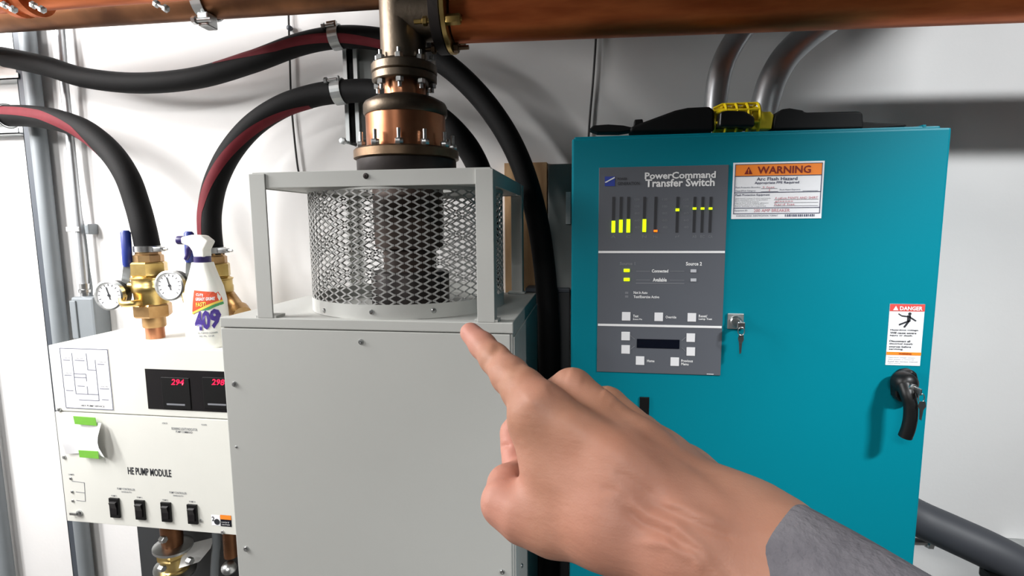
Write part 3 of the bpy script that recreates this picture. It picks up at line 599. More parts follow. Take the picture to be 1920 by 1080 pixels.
# clamp and rail at the far left
hclamp(8, 218, 1.53, 0.036, (1, 0, 0), 'zinc clamp at the far left end of the short hose')
for (a, b, lb) in ((100, 150, 'upper horizontal strut rail at the left edge behind the sagging hose'), (205, 252, 'lower horizontal strut rail at the left edge behind the short hose')):
    x0, x1, z0, z1 = rect(-50, a, 32, b, 1.60)
    rl = thing('strut_rail', lb, 'strut', (x0, 1.6, z0), 'strut rails at the left edge')
    k = MB(); k.box(x0, x1, 1.63, 1.65, z0, z1); k.box(x0, x1, 1.60, 1.63, z0, z0+0.004); k.box(x0, x1, 1.60, 1.63, z1-0.004, z1); k.box(x0, x1, 1.60, 1.603, z0, z0+0.02); k.box(x0, x1, 1.60, 1.603, z1-0.02, z1); k.build('rail', 'zinc', rl)
# ------------------------------------------------------------------ vertical conduits at the left
xa = P(27, 60, 1.61).x; xb = P(51, 60, 1.615).x
x0, x1 = P(19, 60, 1.60).x, P(35, 60, 1.60).x
sv = thing('vertical_strut', 'dark grey vertical strut left of the thick grey conduit', 'strut', (xa, 1.62, FZ))
k = MB(); k.box(x0, x1, 1.645, 1.65, FZ, CZ); k.box(x0, x0+0.003, 1.605, 1.645, FZ, CZ); k.box(x1-0.003, x1, 1.605, 1.645, FZ, CZ); k.box(x0, x1, 1.605, 1.608, FZ, CZ); k.build('channel', 'strut_dark', sv)
cv = thing('grey_conduit', 'thick grey vertical conduit at the far left beside the pump module', 'conduit', (xb, 1.62, FZ))
MB().rod((xb, 1.615, FZ), (xb, 1.615, CZ), 0.024, 24).build('tube', 'conduit_grey', cv)
xe = P(108, 60, 1.61).x; ze = P(155, 545, 1.61).z
ce = thing('thin_conduit', 'slim steel conduit with a switch box end, right of the thick grey conduit', 'conduit', (xe, 1.62, ze))
MB().rod((xe, 1.615, ze), (xe, 1.615, CZ), 0.0125, 20).build('tube', 'galvanized', ce)
MB().lathe((xe, 1.615, ze-0.03), (0, 0, 1), [(0.016, 0), (0.016, 0.022), (0.020, 0.024), (0.020, 0.034), (0.0165, 0.036), (0.0165, 0.055)], 20).build('connector', 'steel', ce)
x0, x1, z0, z1 = rect(139, 557, 180, 645, 1.59); lbx = MB().box(x0, x1, 1.585, 1.65, z0, z1, 0.008).build('conduit_body', 'conduit_grey', ce)
MB().box(x0-0.002, x0+0.022, 1.580, 1.586, z0+0.02, z1-0.012, 0.003).build('cover_plate', 'conduit_grey', ce)
p = P(134, 430, 1.60); k = MB().box(xe-0.034, xe+0.018, 1.597, 1.60, p.z-0.008, p.z+0.008, 0.001); k.build('pipe_strap', 'steel', ce); k = MB().box(xe+0.024, xe+0.040, 1.61, 1.65, p.z-0.018, p.z+0.018, 0.005); k.build('cable_clip', 'conduit_grey', ce)
cb = [P(119, 60, 1.625), P(128, 200, 1.625), P(139, 330, 1.625), P(158, 440, 1.625), P(165, 500, 1.63), P(171, 545, 1.62), P(166, 580, 1.61)]
tag(MB().tube(spline([Vector((xe+0.021, 1.63, CZ))]+cb, 8), 0.005, 10).build('grey_cable', 'conduit_grey'), 'thin grey cable running down alongside the slim steel conduit', 'cable')
xl = P(2, 980, 1.60).x
tag(MB().rod((xl-0.02, 1.615, FZ), (xl-0.02, 1.615, CZ), 0.022, 20).build('corner_conduit', 'conduit_grey'), 'grey vertical conduit just showing at the lower left edge of the view', 'conduit')
# ------------------------------------------------------------------ thin wires on the wall
wr = tag(MB().tube(spline([P(540, -30, 1.64), P(541, 30, 1.64), P(543, 100, 1.64), P(546, 190, 1.64), P(552, 260, 1.64), P(558, 312, 1.64), P(562, 330, 1.64)], 6), 0.0032, 8).build('wall_wire', 'cable_black'), 'thin dark wire hanging down the wall left of the bronze riser', 'cable')
p = P(541, 53, 1.64); k = MB().lathe(p+Vector((0.004, 0, 0)), (0, -1, 0), [(0.008, -0.005), (0.008, 0.006), (0.004, 0.009)], 12); tag(k.build('cable_clip', 'strut_dark'), 'small round clip pinning the thin wire left of the bronze riser', 'clip')
tag(MB().tube(spline([P(1119, 20, 1.64), P(1117, 75, 1.64), P(1112, 150, 1.64), P(1106, 220, 1.64), P(1103, 270, 1.64), P(1101, 330, 1.64)], 6), 0.0032, 8).build('wall_wire', 'cable_black'), 'thin dark wire on the wall just above the left corner of the teal cabinet', 'cable')
# ------------------------------------------------------------------ things in the gap between the two cabinets
x0, x1, z0, z1 = rect(948, 306, 1026, 560, 1.63); bd = thing('wooden_board', 'tan wooden board on the wall behind the arching hose', 'board', (x0, 1.63, z0))
MB().box(x0, x1, 1.615, 1.65, z0, z1, 0.001).build('plank', 'tan_board', bd)
x0, x1, z0, z1 = rect(1030, 310, 1110, 540, 1.62); bx_ = thing('meter_box', 'grey wall box half hidden behind the left edge of the teal cabinet', 'box', (x0, 1.62, z0))
MB().box(x0, x1, 1.572, 1.65, z0, z1, 0.003).build('case', 'box_grey', bx_); q = rect(1061, 360, 1070, 420, 1.57); MB().box(q[0], q[1], 1.562, 1.57, q[2], q[3], 0.001).build('white_plate', 'print_white', bx_)
q = rect(985, 541, 1068, 549, 1.54); sh = thing('dark_base_unit', 'black equipment box low in the gap between grey and teal cabinets', 'box', (q[0], 1.5, FZ))
MB().box(q[0], q[1], 1.545, 1.645, FZ, q[2], 0.002).build('case', 'dark_box', sh); MB().box(q[0], q[1], 1.54, 1.645, q[2]+0.001, q[3], 0.002).build('lid', 'strut_dark', sh)

# ------------------------------------------------------------------ pump module
MY = 1.32; mx0, mx1, mzt, mzs, mzb = -1.572, -0.79, -0.342, -0.5425, -0.888
pm = thing('pump_module', 'cream metal pump control module with switches and red digital displays', 'control unit', ((mx0+mx1)/2, 1.46, mzb))
MB().box(mx0, mx1, MY, 1.62, mzs+0.002, mzt, 0.002).build('upper_housing', 'module_paint', pm)
MB().box(mx0+0.006, mx1-0.006, MY+0.008, 1.62, mzb, mzs+0.0015, 0.001).build('lower_housing', 'module_paint', pm)
MB().box(mx0, mx1, MY-0.002, MY+0.007, mzb, mzs-0.001, 0.001).build('front_panel', 'module_paint', pm)
q = rect(276, 696, 540, 772, MY)
dw = MB().box(q[0], q[1], MY-0.0015, MY, q[2], q[3]).build('display_window', 'window_dark', pm)
for (a, b, s, c_) in ((322, 345, '294', 333), (398, 421, '298', 410), (474, 497, '296', 486)):
    qq = rect(c_-28, 708, c_+24, 766, MY-0.0015); MB().box(qq[0], qq[1], MY-0.004, MY-0.0015, qq[2], qq[3], 0.001).build('meter_face', 'black_plastic', dw)
    letters(s, (a, 711, b, 722), MY-0.004, 'led_red', dw, 0.01, 'digits', shear=0.25)
    strip((c_-20, 757, c_+14, 760), MY-0.004, 'print_grey', dw)
q = rect(118, 653, 208, 767, MY); sp = MB().box(q[0], q[1], MY-0.001, MY, q[2], q[3]).build('schematic_sheet', 'paper', pm)
def sl(u0, v0, u1, v1, wd=0.0016):
    f = lambda u, v: Vector((q[0]+(q[1]-q[0])*u, MY-0.0012, q[3]-(q[3]-q[2])*v)); a, b = f(u0, v0), f(u1, v1)
    return (a, b, wd)
k = MB()
for e in ((0.01, 0.01, 0.99, 0.01), (0.01, 0.99, 0.99, 0.99), (0.01, 0.01, 0.01, 0.99), (0.99, 0.01, 0.99, 0.99), (0.25, 0.08, 0.25, 0.55), (0.55, 0.08, 0.55, 0.35), (0.55, 0.35, 0.72, 0.35), (0.72, 0.18, 0.72, 0.75), (0.25, 0.42, 0.5, 0.42), (0.25, 0.55, 0.25, 0.75), (0.25, 0.75, 0.72, 0.75), (0.5, 0.42, 0.5, 0.54), (0.25, 0.48, 0.5, 0.48), (0.05, 0.2, 0.2, 0.2), (0.05, 0.45, 0.2, 0.45), (0.05, 0.7, 0.2, 0.7), (0.5, 0.62, 0.5, 0.75), (0.76, 0.65, 0.95, 0.65), (0.78, 0.83, 0.92, 0.83), (0.3, 0.2, 0.5, 0.2), (0.3, 0.62, 0.45, 0.62), (0.76, 0.25, 0.9, 0.25), (0.3, 0.85, 0.62, 0.85), (0.72, 0.75, 0.72, 0.85), (0.62, 0.85, 0.72, 0.85)):
    a, b, wd = sl(*e); k.bar(a, b, wd, 0.0006, (0, 1, 0))
k.build('diagram_lines', 'print_navy', sp)
qd = lambda u0, v0, u1, v1: (q[0]+(q[1]-q[0])*u0, q[0]+(q[1]-q[0])*u1, q[3]-(q[3]-q[2])*v1, q[3]-(q[3]-q[2])*v0)
letters('HEX PUMP SERVICE', None, MY-0.001, 'print_black', sp, 0.01, dim=qd(0.33, 0.925, 0.82, 0.955))
for (u, v) in ((0.06, 0.15), (0.06, 0.40), (0.32, 0.155), (0.78, 0.60), (0.8, 0.2)): letters('VALVE', None, MY-0.001, 'print_grey', sp, dim=qd(u, v, u+0.15, v+0.025))
PY = MY-0.002
letters('HE PUMP MODULE', (240, 878, 321, 892), PY, 'print_black', pm, 0.025)
for s, r_ in (('ALTERNATOR', (304, 792, 314, 795)), ('POWER', (378, 795, 388, 798)), ('RUNNING LIGHTS INDICATOR', (322, 802, 370, 807)), ('PUMP COMMAND', (330, 808, 361, 812)), ('PUMP CONTROLLER', (220, 915, 253, 919)), ('HAND/AUTO', (228, 921, 247, 924)), ('PUMP CONTROLLER', (318, 922, 350, 926)), ('HAND/AUTO', (325, 928, 344, 931)), ('PUMP 1', (209, 928, 219, 931)), ('PUMP 2', (257, 931, 267, 934)), ('PUMP 3', (305, 936, 315, 939)), ('PUMP 4', (355, 939, 366, 942)), ('LAMPS', (129, 888, 139, 891))):
    letters(s, r_, PY, 'print_grey', pm, 0.01)
for (cx_, cy_) in ((217, 951), (264.5, 955), (313.5, 959), (362.5, 963)):
    r_ = rect(cx_-9, cy_-18, cx_+9, cy_+18, PY); sw = MB().box(r_[0], r_[1], PY-0.006, PY, r_[2], r_[3], 0.0015).build('rocker_switch', 'black_plastic', pm)
    zc_ = (r_[2]+r_[3])/2; k = MB(); k.add([(x, y, z) for x in (r_[0]+0.006, r_[1]-0.006) for y, z in ((PY-0.006, r_[3]-0.010), (PY-0.013, r_[3]-0.012), (PY-0.008, zc_), (PY-0.009, r_[2]+0.012), (PY-0.006, r_[2]+0.010))], [(0, 1, 2, 3, 4), (9, 8, 7, 6, 5), (0, 5, 6, 1), (1, 6, 7, 2), (2, 7, 8, 3), (3, 8, 9, 4), (4, 9, 5, 0)]); k.build('rocker', 'window_dark', sw)
for (a, b, r_) in ((111, 768, 4), (121, 857, 4), (377, 976, 3.5), (418, 998, 4), (133, 897, 3), (136, 922, 3), (137, 939, 3)): screw(pm, a, b, PY, r_)
for e in (((135, 902), (158, 905)), ((158, 905), (160, 940)), ((142, 922), (159, 924)), ((143, 938), (160, 940))): MB().bar(P(*e[0], PY-0.0004), P(*e[1], PY-0.0004), 0.0012, 0.0006, (0, 1, 0)).build('printed_line', 'print_grey', pm)
p = P(150, 962, PY); kl = MB().lathe(p, (0, -1, 0), [(0.010, 0), (0.010, 0.004), (0.007, 0.006), (0, 0.006)], 16); kl.build('key_switch', 'steel', pm); MB().box(p.x-0.028, p.x-0.004, PY-0.009, PY-0.006, p.z-0.004, p.z+0.004, 0.001).build('key', 'steel', pm)
r_ = rect(397, 966, 413, 985, PY); s1 = MB().box(r_[0], r_[1], PY-0.0008, PY, r_[2], r_[3]).build('number_sticker', 'sticker_white', pm); letters('2', None, PY-0.0008, 'print_black', s1, 0.02, dim=(r_[0]+0.002, r_[0]+0.010, r_[3]-0.018, r_[3]-0.004))
MB().lathe((r_[1]-0.010, PY-0.0008, (r_[2]+r_[3])/2-0.004), (0, -1, 0), [(0.009, 0), (0.009, 0.0006)], 20).build('round_mark', 'print_black', s1)
r_ = rect(414, 966, 434, 987, PY); s2 = MB().box(r_[0], r_[1], PY-0.0008, PY, r_[2], r_[3]).build('caution_sticker', 'screen_black', pm); MB().box(r_[0], r_[1], PY-0.0012, PY-0.0008, r_[3]-0.013, r_[3]).build('orange_band', 'sticker_orange', s2)
for s in (0, 1): letters(['CAUTION', 'HOT'][s], None, PY-0.0009, 'print_white', s2, dim=(r_[0]+0.004, r_[1]-0.006, r_[2]+0.004+0.007*s, r_[2]+0.008+0.007*s))
# taped paper note
nt_ = rect(124, 789, 200, 852, PY)
no = thing('paper_note', 'blank white paper note stuck on the pump module with green tape', 'note', ((nt_[0]+nt_[1])/2, PY, nt_[2]))
k = MB(); N = 12; vs, fs = [], []
for i in range(N+1):
    u = i/N; d = 0.004+0.022*max(0, u-0.72)**1.3/0.28**1.3*(1)+0.005*max(0, 0.25-u)/0.25
    for j in range(7):
        v = j/6; bow = 0.006*math.sin(PI*v); zz = nt_[2]+(nt_[3]-nt_[2])*v+0.004*math.sin(3*u)*(1-v)
        vs += [(nt_[0]+(nt_[1]-nt_[0])*u, PY-0.001-d*(0.35+0.65*math.sin(PI*min(max(v, 0.05), 0.95)))-bow*0.5, zz)]
off_ = len(vs); vs += [(a, b-0.0004, c_) for a, b, c_ in vs]
for i in range(N):
    for j in range(6):
        a = i*7+j; fs += [(a, a+1, a+8, a+7), (a+off_, a+7+off_, a+8+off_, a+1+off_)]
for j in range(6): fs += [(j, j+off_, j+1+off_, j+1), (N*7+j, N*7+j+1, N*7+j+1+off_, N*7+j+off_)]
for i in range(N): fs += [(i*7, i*7+7, i*7+7+off_, i*7+off_), (i*7+6, i*7+6+off_, i*7+13+off_, i*7+13)]
k.add(vs, fs, True).build('sheet', 'paper', no)
for e in (((138, 780), (179, 783), (182, 798), (141, 795)), ((148, 844), (184, 846), (186, 860), (150, 857))):
    pq = [P(*a, PY-0.012) for a in e]; MB().prism([(a.x, a.z) for a in pq], PY-0.0135, PY-0.012).build('tape', 'tape_green', no)

# ------------------------------------------------------------------ brass ball valves with blue levers and gauges
def valve(px, py_base, z0, label, glabel, gpx, gpy, lev, top_z, x_top):
    b = Vector((x_top, px, z0)); v = thing('ball_valve', label, 'valve', b, 'brass ball valves on the pump module'); s = mpp(b)
    ax = Vector((x_top-b.x, 0, top_z-b.z)); H = ax.length
    k = MB().lathe(b, ax, [(0.026, 0), (0.026, H*0.16)], 24); k.build('copper_stub', 'copper_bright', v)
    def band(n, h0, h1, prof, m_, nn=24, sm=True):
        a = b+ax*h0; L = H*(h1-h0); return MB().lathe(a, ax, [(r_, t_*L) for r_, t_ in prof], nn, sm).build(n, m_, v)
    band('solder_socket', 0.13, 0.28, [(0.030, 0), (0.032, 0.1), (0.032, 1)], 'brass_dull')
    band('lower_union_nut', 0.25, 0.40, [(0.048, 0), (0.053, 0.12), (0.053, 0.88), (0.048, 1)], 'brass_dull', 6, False)
    band('valve_body', 0.38, 0.86, [(0.042, 0), (0.046, 0.10), (0.048, 0.3), (0.052, 0.34), (0.052, 0.48), (0.050, 0.5), (0.050, 0.62), (0.053, 0.64), (0.053, 0.66), (0.046, 0.68), (0.044, 0.70)], 'brass', 28)
    band('hex_shoulder', 0.71, 0.87, [(0.046, 0), (0.050, 0.1), (0.050, 0.9), (0.045, 1)], 'brass', 6, False)
    band('top_adapter', 0.86, 1.0, [(0.036, 0), (0.040, 0.1), (0.040, 0.6), (0.034, 0.7), (0.034, 1.15)], 'brass_dull', 8, False)
    hc = b+ax*0.98; MB().lathe(hc, ax, [(0.0365, 0), (0.038, 0.001), (0.038, 0.018), (0.0365, 0.019)], 28).build('hose_band', 'steel', v)
    k = MB().box(hc.x+0.030, hc.x+0.060, hc.y-0.02, hc.y+0.0, hc.z+0.002, hc.z+0.016, 0.002); k.rod(hc+Vector((0.05, -0.01, 0.009)), hc+Vector((0.075, -0.01, 0.009)), 0.004, 8); k.build('band_screw', 'steel', v)
    # stem and lever on the left
    sc0 = b+ax*0.60+Vector((-0.045, -0.01, 0)); MB().lathe(sc0, (-1, -0.2, 0), [(0.014, 0), (0.014, 0.016), (0.010, 0.018), (0.010, 0.03)], 16).build('stem', 'brass', v)
    k = sc0+Vector((-0.022, -0.006, 0)); ly = k.y-0.012; top = P(*lev[0], ly); gt = P(*lev[1], ly)
    lv = MB(); lv.bar(k+Vector((0.004, 0, -0.012)), k+Vector((0, -0.006, 0.012)), 0.024, 0.005, (0.3, -1, 0.1)); lv.bar(k+Vector((0, -0.006, 0.010)), top+(gt-top)*0.06, 0.022, 0.005, (0.3, -1, 0.1)); l0 = lv.build('lever_arm', 'zinc', v)
    lv = MB(); lv.tube([top, top.lerp(gt, 0.06), top.lerp(gt, 0.94), gt], [0.011, 0.0135, 0.0135, 0.009], 14); g_ = lv.build('lever_grip', 'handle_blue', v)
    # gauge
    gp = P(gpx, gpy, b.y-0.05); pt = b+ax*0.43+Vector((0, -0.048, 0))
    MB().tube(spline([pt+Vector((0, 0.01, 0)), pt+Vector((-0.01, -0.012, 0)), pt+Vector((-0.045, -0.012, 0)), Vector((gp.x+0.03, gp.y+0.012, gp.z))], 5), 0.010, 12).build('gauge_elbow', 'brass', v)
    ga = thing('pressure_gauge', glabel, 'gauge', gp, 'round pressure gauges on the valves'); d = Vector((0.10, -1, 0.0)).normalized()
    MB().lathe(gp+d*-0.035, d, [(0.034, 0), (0.042, 0.006), (0.042, 0.03)], 32).build('case', 'black_plastic', ga)
    MB().lathe(gp+d*-0.004, d, [(0.042, 0), (0.045, 0.002), (0.045, 0.016), (0.040, 0.018), (0.038, 0.012)], 36).build('bezel', 'steel', ga)
    MB().lathe(gp+d*0.006, d, [(0.0385, 0), (0.0385, 0.003)], 36).build('dial', 'gauge_face', ga)
    u_ = d.cross(Vector((0, 0, 1))).normalized()*-1; w_ = Vector((0, 0, 1)); o_ = gp+d*0.0095
    tk = MB()
    for i in range(13):
        q = math.radians(225-270*i/12); e = u_*-math.cos(q)+w_*math.sin(q); tk.bar(o_+e*0.028, o_+e*0.034, 0.0016, 0.0005, d)
    tk.build('scale_marks', 'print_black', ga)
    e = (u_*-0.25+w_*0.95).normalized(); k = MB(); k.bar(o_-e*0.014+d*0.001, o_+e*0.026+d*0.001, 0.0028, 0.0008, d); k.lathe(o_, d, [(0.004, 0), (0.004, 0.002)], 12); k.build('needle', 'print_black', ga)
    return v
h1 = ptB[-1]; h2 = ptC[0]
valve(h1.y, 0, mzt, 'brass ball valve with blue lever left of the spray bottle', 'round dial pressure gauge on the far left brass valve', 209, 553, ((240, 500), (235, 432)), h1.z-0.01, h1.x)
valve(h2.y, 0, mzt, 'brass ball valve with blue lever half hidden behind the spray bottle', 'round dial pressure gauge just left of the spray bottle', 322, 535, ((357, 492), (354, 434)), h2.z+0.01, h2.x)
# brass spout right of the bottle
a_, b_ = P(425, 545, 1.5), P(455, 590, 1.42)
tag(MB().tube([a_, a_.lerp(b_, 0.5), a_.lerp(b_, 0.75), a_.lerp(b_, 0.8), b_], [0.016, 0.018, 0.018, 0.026, 0.026], 16).build('drain_spout', 'brass_dull'), 'short brass drain spout peeping out right of the spray bottle', 'fitting')

# ------------------------------------------------------------------ spray bottle
bb = PZ(392, 648, mzt); s = mpp(bb)
bo = thing('spray_bottle', 'white spray cleaner bottle with a purple trigger standing on the pump module', 'spray bottle', bb)
brow = [(650, 37, 37, 20), (645, 40, 40, 22), (600, 40, 40, 23), (560, 38, 38, 23), (535, 33, 33, 21), (515, 25, 25, 18), (500, 20, 20, 16), (491, 17.5, 17.5, 15)]
k = MB(); n = 36; vs, fs = [], []
def bz(py): return bb.z+(650-py)*s*0.985
for (py, a_, b_, d_) in brow:
    for i in range(n):
        q = 2*PI*i/n; c_, s_ = math.cos(q), math.sin(q); e = 0.75
        vs.append((bb.x+math.copysign(abs(c_)**e, c_)*a_*s, bb.y+math.copysign(abs(s_)**e, s_)*d_*s, bz(py)))
for i in range(len(brow)-1):
    for j in range(n): fs.append((i*n+j, i*n+(j+1) % n, (i+1)*n+(j+1) % n, (i+1)*n+j))
fs += [tuple(range(n))[::-1], tuple(range((len(brow)-1)*n, len(brow)*n))]
bt = k.add(vs, fs, True).build('bottle', 'bottle_white', bo)
MB().lathe((bb.x, bb.y, bz(494)), (0, 0, 1), [(14.5*s, 0), (14.5*s, 13*s), (13*s, 14*s)], 24).build('collar', 'trigger_purple', bo)
hx_ = lambda px, py: (bb.x+(px-396)*s, bz(py))
hd = MB().prism([hx_(*e) for e in ((386, 482), (408, 482), (408, 468), (418, 452), (404, 441), (384, 440), (363, 444), (363, 456), (378, 461), (384, 470))], bb.y-11*s, bb.y+11*s).build('spray_head', 'bottle_white', bo)
bv = hd.modifiers.new('bevel', 'BEVEL'); bv.width = 0.005; bv.segments = 3
MB().lathe(Vector((hx_(363, 450)[0], bb.y, hx_(363, 450)[1])), (-1, 0, 0), [(7*s, -2*s), (8*s, 0), (8*s, 13*s), (5*s, 15*s)], 16).build('nozzle', 'trigger_purple', bo)
tr = spline([Vector((hx_(x, y)[0], bb.y, hx_(x, y)[1])) for x, y in ((376, 460), (370, 466), (368, 476), (362, 486))], 5)
MB().tube(tr, [0.010-0.004*i/len(tr) for i in range(len(tr))], 10).build('trigger', 'trigger_purple', bo)
# bottle label, wrapped on the bottle front
def wrapq(name, pts, m_, par, th):
    """polygon of photo points laid on the curved bottle front"""
    vs = []
    bm = bmesh.new(); f = bm.faces.new([bm.verts.new((x, y, 0)) for x, y in pts])
    bmesh.ops.triangulate(bm, faces=bm.faces[:]); bmesh.ops.subdivide_edges(bm, edges=bm.edges[:], cuts=5, use_grid_fill=True)
    bm.verts.index_update(); vv = [(v.co.x, v.co.y) for v in bm.verts]; ff = [tuple(v.index for v in f.verts) for f in bm.faces]; bm.free()
    return MB().add([onb(x, y, th) for x, y in vv], ff).build(name, m_, par)
def onb(x, y, th):
    ys = [r_[0] for r_ in brow][::-1]; a_ = np.interp(y, ys, [r_[1] for r_ in brow][::-1]); d_ = np.interp(y, ys, [r_[3] for r_ in brow][::-1])
    u = max(-0.995, min(0.995, (x-392)/a_)); cc = abs(u)**(1/0.75); ss = math.sqrt(max(0, 1-cc*cc))**0.75
    return Vector((bb.x+(x-392)*s, bb.y-d_*s*ss-th, bz(y)))
BL = wrapq('front_label', [(388, 541), (426, 545), (431, 562), (410, 568), (384, 586), (382, 580)], 'label_red', bo, 0.0010)
wrapq('yellow_swoosh', [(382, 582), (410, 569), (431, 560), (432, 563), (411, 573), (382, 586)], 'sticker_yellow', BL, 0.0014)
wrapq('green_swoosh', [(400, 579), (412, 573), (432, 563.5), (433, 568), (414, 577)], 'sticker_green', BL, 0.0012)
def wraptext(body, px, m_, par, bold, th):
    me = text_mesh(body, bold, extr=0.0); off = root_of(par).location; co = [v.co.copy() for v in me.vertices]
    bm = bmesh.new(); bm.from_mesh(me); bmesh.ops.triangulate(bm, faces=bm.faces[:]); bmesh.ops.subdivide_edges(bm, edges=bm.edges[:], cuts=1); bm.to_mesh(me); bm.free()
    a = [min(c[i] for c in co) for i in (0, 1)]; b = [max(c[i] for c in co) for i in (0, 1)]
    for v in me.vertices:
        u = (v.co.x-a[0])/(b[0]-a[0]); t_ = (v.co.y-a[1])/(b[1]-a[1]); v.co = onb(px[0]+(px[2]-px[0])*u, px[3]+(px[1]-px[3])*t_+(u-0.5)*px[4], th)-off
    me.materials.clear(); me.materials.append(M[m_]); o = bpy.data.objects.new('lettering', me); C.objects.link(o); o.parent = par
wraptext('CUTS', (392, 547, 406, 552, 1), 'print_white', BL, 0.03, 0.0018); wraptext('GREASY GRIME', (391, 554, 424, 560, -1), 'print_white', BL, 0.03, 0.0018); wraptext('FAST!', (391, 563, 410, 571, -2), 'sticker_yellow', BL, 0.03, 0.0018)
wraptext('409', (386, 578, 430, 615, -8), 'print_purple', BL, 0.045, 0.0020)
wraptext('ALL PURPOSE CLEANER', (390, 619, 425, 622, -1), 'print_grey', BL, 0.01, 0.0012); wraptext('32 FL OZ', (392, 625, 420, 628, -1), 'print_grey', BL, 0.01, 0.0012)

# ------------------------------------------------------------------ plumbing under the pump module
q = rect(252, 960, 470, 1300, 1.55); dk = thing('dark_back_panel', 'dark metal panel on the wall under the pump module', 'panel', (q[0], 1.6, q[2]))
MB().box(q[0], q[1], 1.59, 1.65, q[2], q[3], 0.002).build('plate', 'dark_box', dk)
c0 = P(322, 1000, 1.45); s4 = mpp(c0); z_ = lambda py: P(322, py, 1.45).z
bv_ = thing('brass_valve', 'brass valve wrapped in clear plastic hanging below the pump module', 'valve', (c0.x, 1.45, z_(1200)))
MB().lathe((c0.x, 1.45, z_(1200)), (0, 0, 1), [(0.036, 0), (0.036, z_(1085)-z_(1200)), (0.045, z_(1082)-z_(1200)), (0.045, z_(1062)-z_(1200)), (0.040, z_(1060)-z_(1200)), (0.040, z_(1040)-z_(1200))], 28).build('valve_body', 'brass', bv_)
MB().lathe((c0.x, 1.45, z_(1042)), (0, 0, 1), [(0.046, 0), (0.048, 0.008), (0.048, 0.03), (0.046, 0.036)], 6, False).build('hex_nut', 'brass', bv_)
MB().lathe((c0.x, 1.45, z_(1024)), (0, 0, 1), [(0.030, 0), (0.032, 0.03), (0.032, mzb-z_(1024))], 24).build('upper_pipe', 'copper_dark', bv_)
MB().lathe((c0.x, 1.45, z_(1028)), (0.1, 0, 1), [(0.042, 0), (0.058, 0.004), (0.058, 0.012), (0.040, 0.016)], 28).build('clamp_ring', 'steel', bv_)
MB().lathe((c0.x, 1.45, z_(1068)), (0.25, 0, 1), [(0.046, 0), (0.062, 0.004), (0.062, 0.010), (0.044, 0.014)], 28).build('clamp_ring', 'steel', bv_)
k = MB(); w0 = [P(*e) for e in ((335, 1066, 1.40), (372, 1054, 1.42), (392, 1030, 1.46), (398, 1010, 1.5), (350, 1022, 1.47), (340, 1046, 1.42))]; cen = sum(w0, Vector())/6
k.add(w0+[a+Vector((0.003, 0.004, 0.002)) for a in w0]+[cen+Vector((0, -0.02, 0)), cen+Vector((0, -0.014, 0))], [(i, (i+1) % 6, 12) for i in range(6)]+[(i+6, 13, (i+1) % 6+6) for i in range(6)]+[(i, i+6, (i+1) % 6+6, (i+1) % 6) for i in range(6)], True).build('plastic_wrap', 'clear_plastic', bv_)
for (a, b) in ((302, 1010), (300, 1064), (352, 1050)): p = P(a, b, 1.39); kk = MB(); hexnut(kk, p, (1, -0.3, 0), 0.011, 0.02); kk.build('nut', 'steel', bv_)
tb = spline([P(405, 985, 1.5), P(406, 1020, 1.49), P(403, 1060, 1.48), P(400, 1150, 1.48)], 6); tag(MB().tube(tb, 0.013, 14).build('grey_drain_tube', 'conduit_grey'), 'thin grey tube hanging below the pump module right of the brass valve', 'tube')
tb = [P(432, 1000, 1.45), P(434, 1042, 1.45)]; ro = thing('red_handled_valve', 'small copper valve stub below the right end of the pump module', 'valve', tb[1]); MB().rod(tb[1], (tb[1].x, 1.45, mzb), 0.022, 20).build('stub', 'copper_dark', ro); p = P(430, 1066, 1.44); MB().lathe(p, (0.3, -0.6, 0.7), [(0.010, -0.03), (0.016, -0.01), (0.022, 0), (0.022, 0.012), (0.012, 0.02)], 18).build('knob', 'steel', ro)

# ------------------------------------------------------------------ lower right
pth = spline([P(1640, 925, 1.45), P(1715, 968, 1.43), P(1780, 998, 1.40), P(1850, 1030, 1.37), P(1915, 1064, 1.35), P(2000, 1115, 1.33), P(2100, 1200, 1.33)], 8)
gh = thing('flexible_conduit', 'thick dark grey flexible conduit curving out from behind the teal cabinet', 'conduit', pth[-1]); MB().tube(pth, 0.046, 28).build('outer_wall', 'hose_grey', gh)
p = P(1890, 1066, 1.35); MB().box(p.x-0.05, p.x+0.02, 1.32, 1.37, p.z-0.034, p.z-0.008, 0.006).build('saddle_clip', 'black_plastic', gh)
b0, b1 = P(1690, 1012, 1.5), P(1735, 1014, 1.5); k = MB().rod(b0, b1, 0.012, 14); hexnut(k, b1, (1, 0, 0), 0.02, 0.015); tag(k.build('steel_fitting', 'steel'), 'small bright steel fitting under the dark flexible conduit beside the teal cabinet', 'fitting')
q = rect(1893, 1026, 2100, 1048, 1.62); lg_ = thing('floor_raceway', 'black raceway with a bright steel lip at the lower right edge', 'raceway', (q[0], 1.6, q[2])); MB().box(q[0], q[1], 1.59, 1.65, q[2]-0.02, q[3]-0.008, 0.002).build('channel', 'black_satin', lg_); MB().box(q[0], q[1], 1.585, 1.65, q[3]-0.007, q[3], 0.001).build('lip', 'steel', lg_)

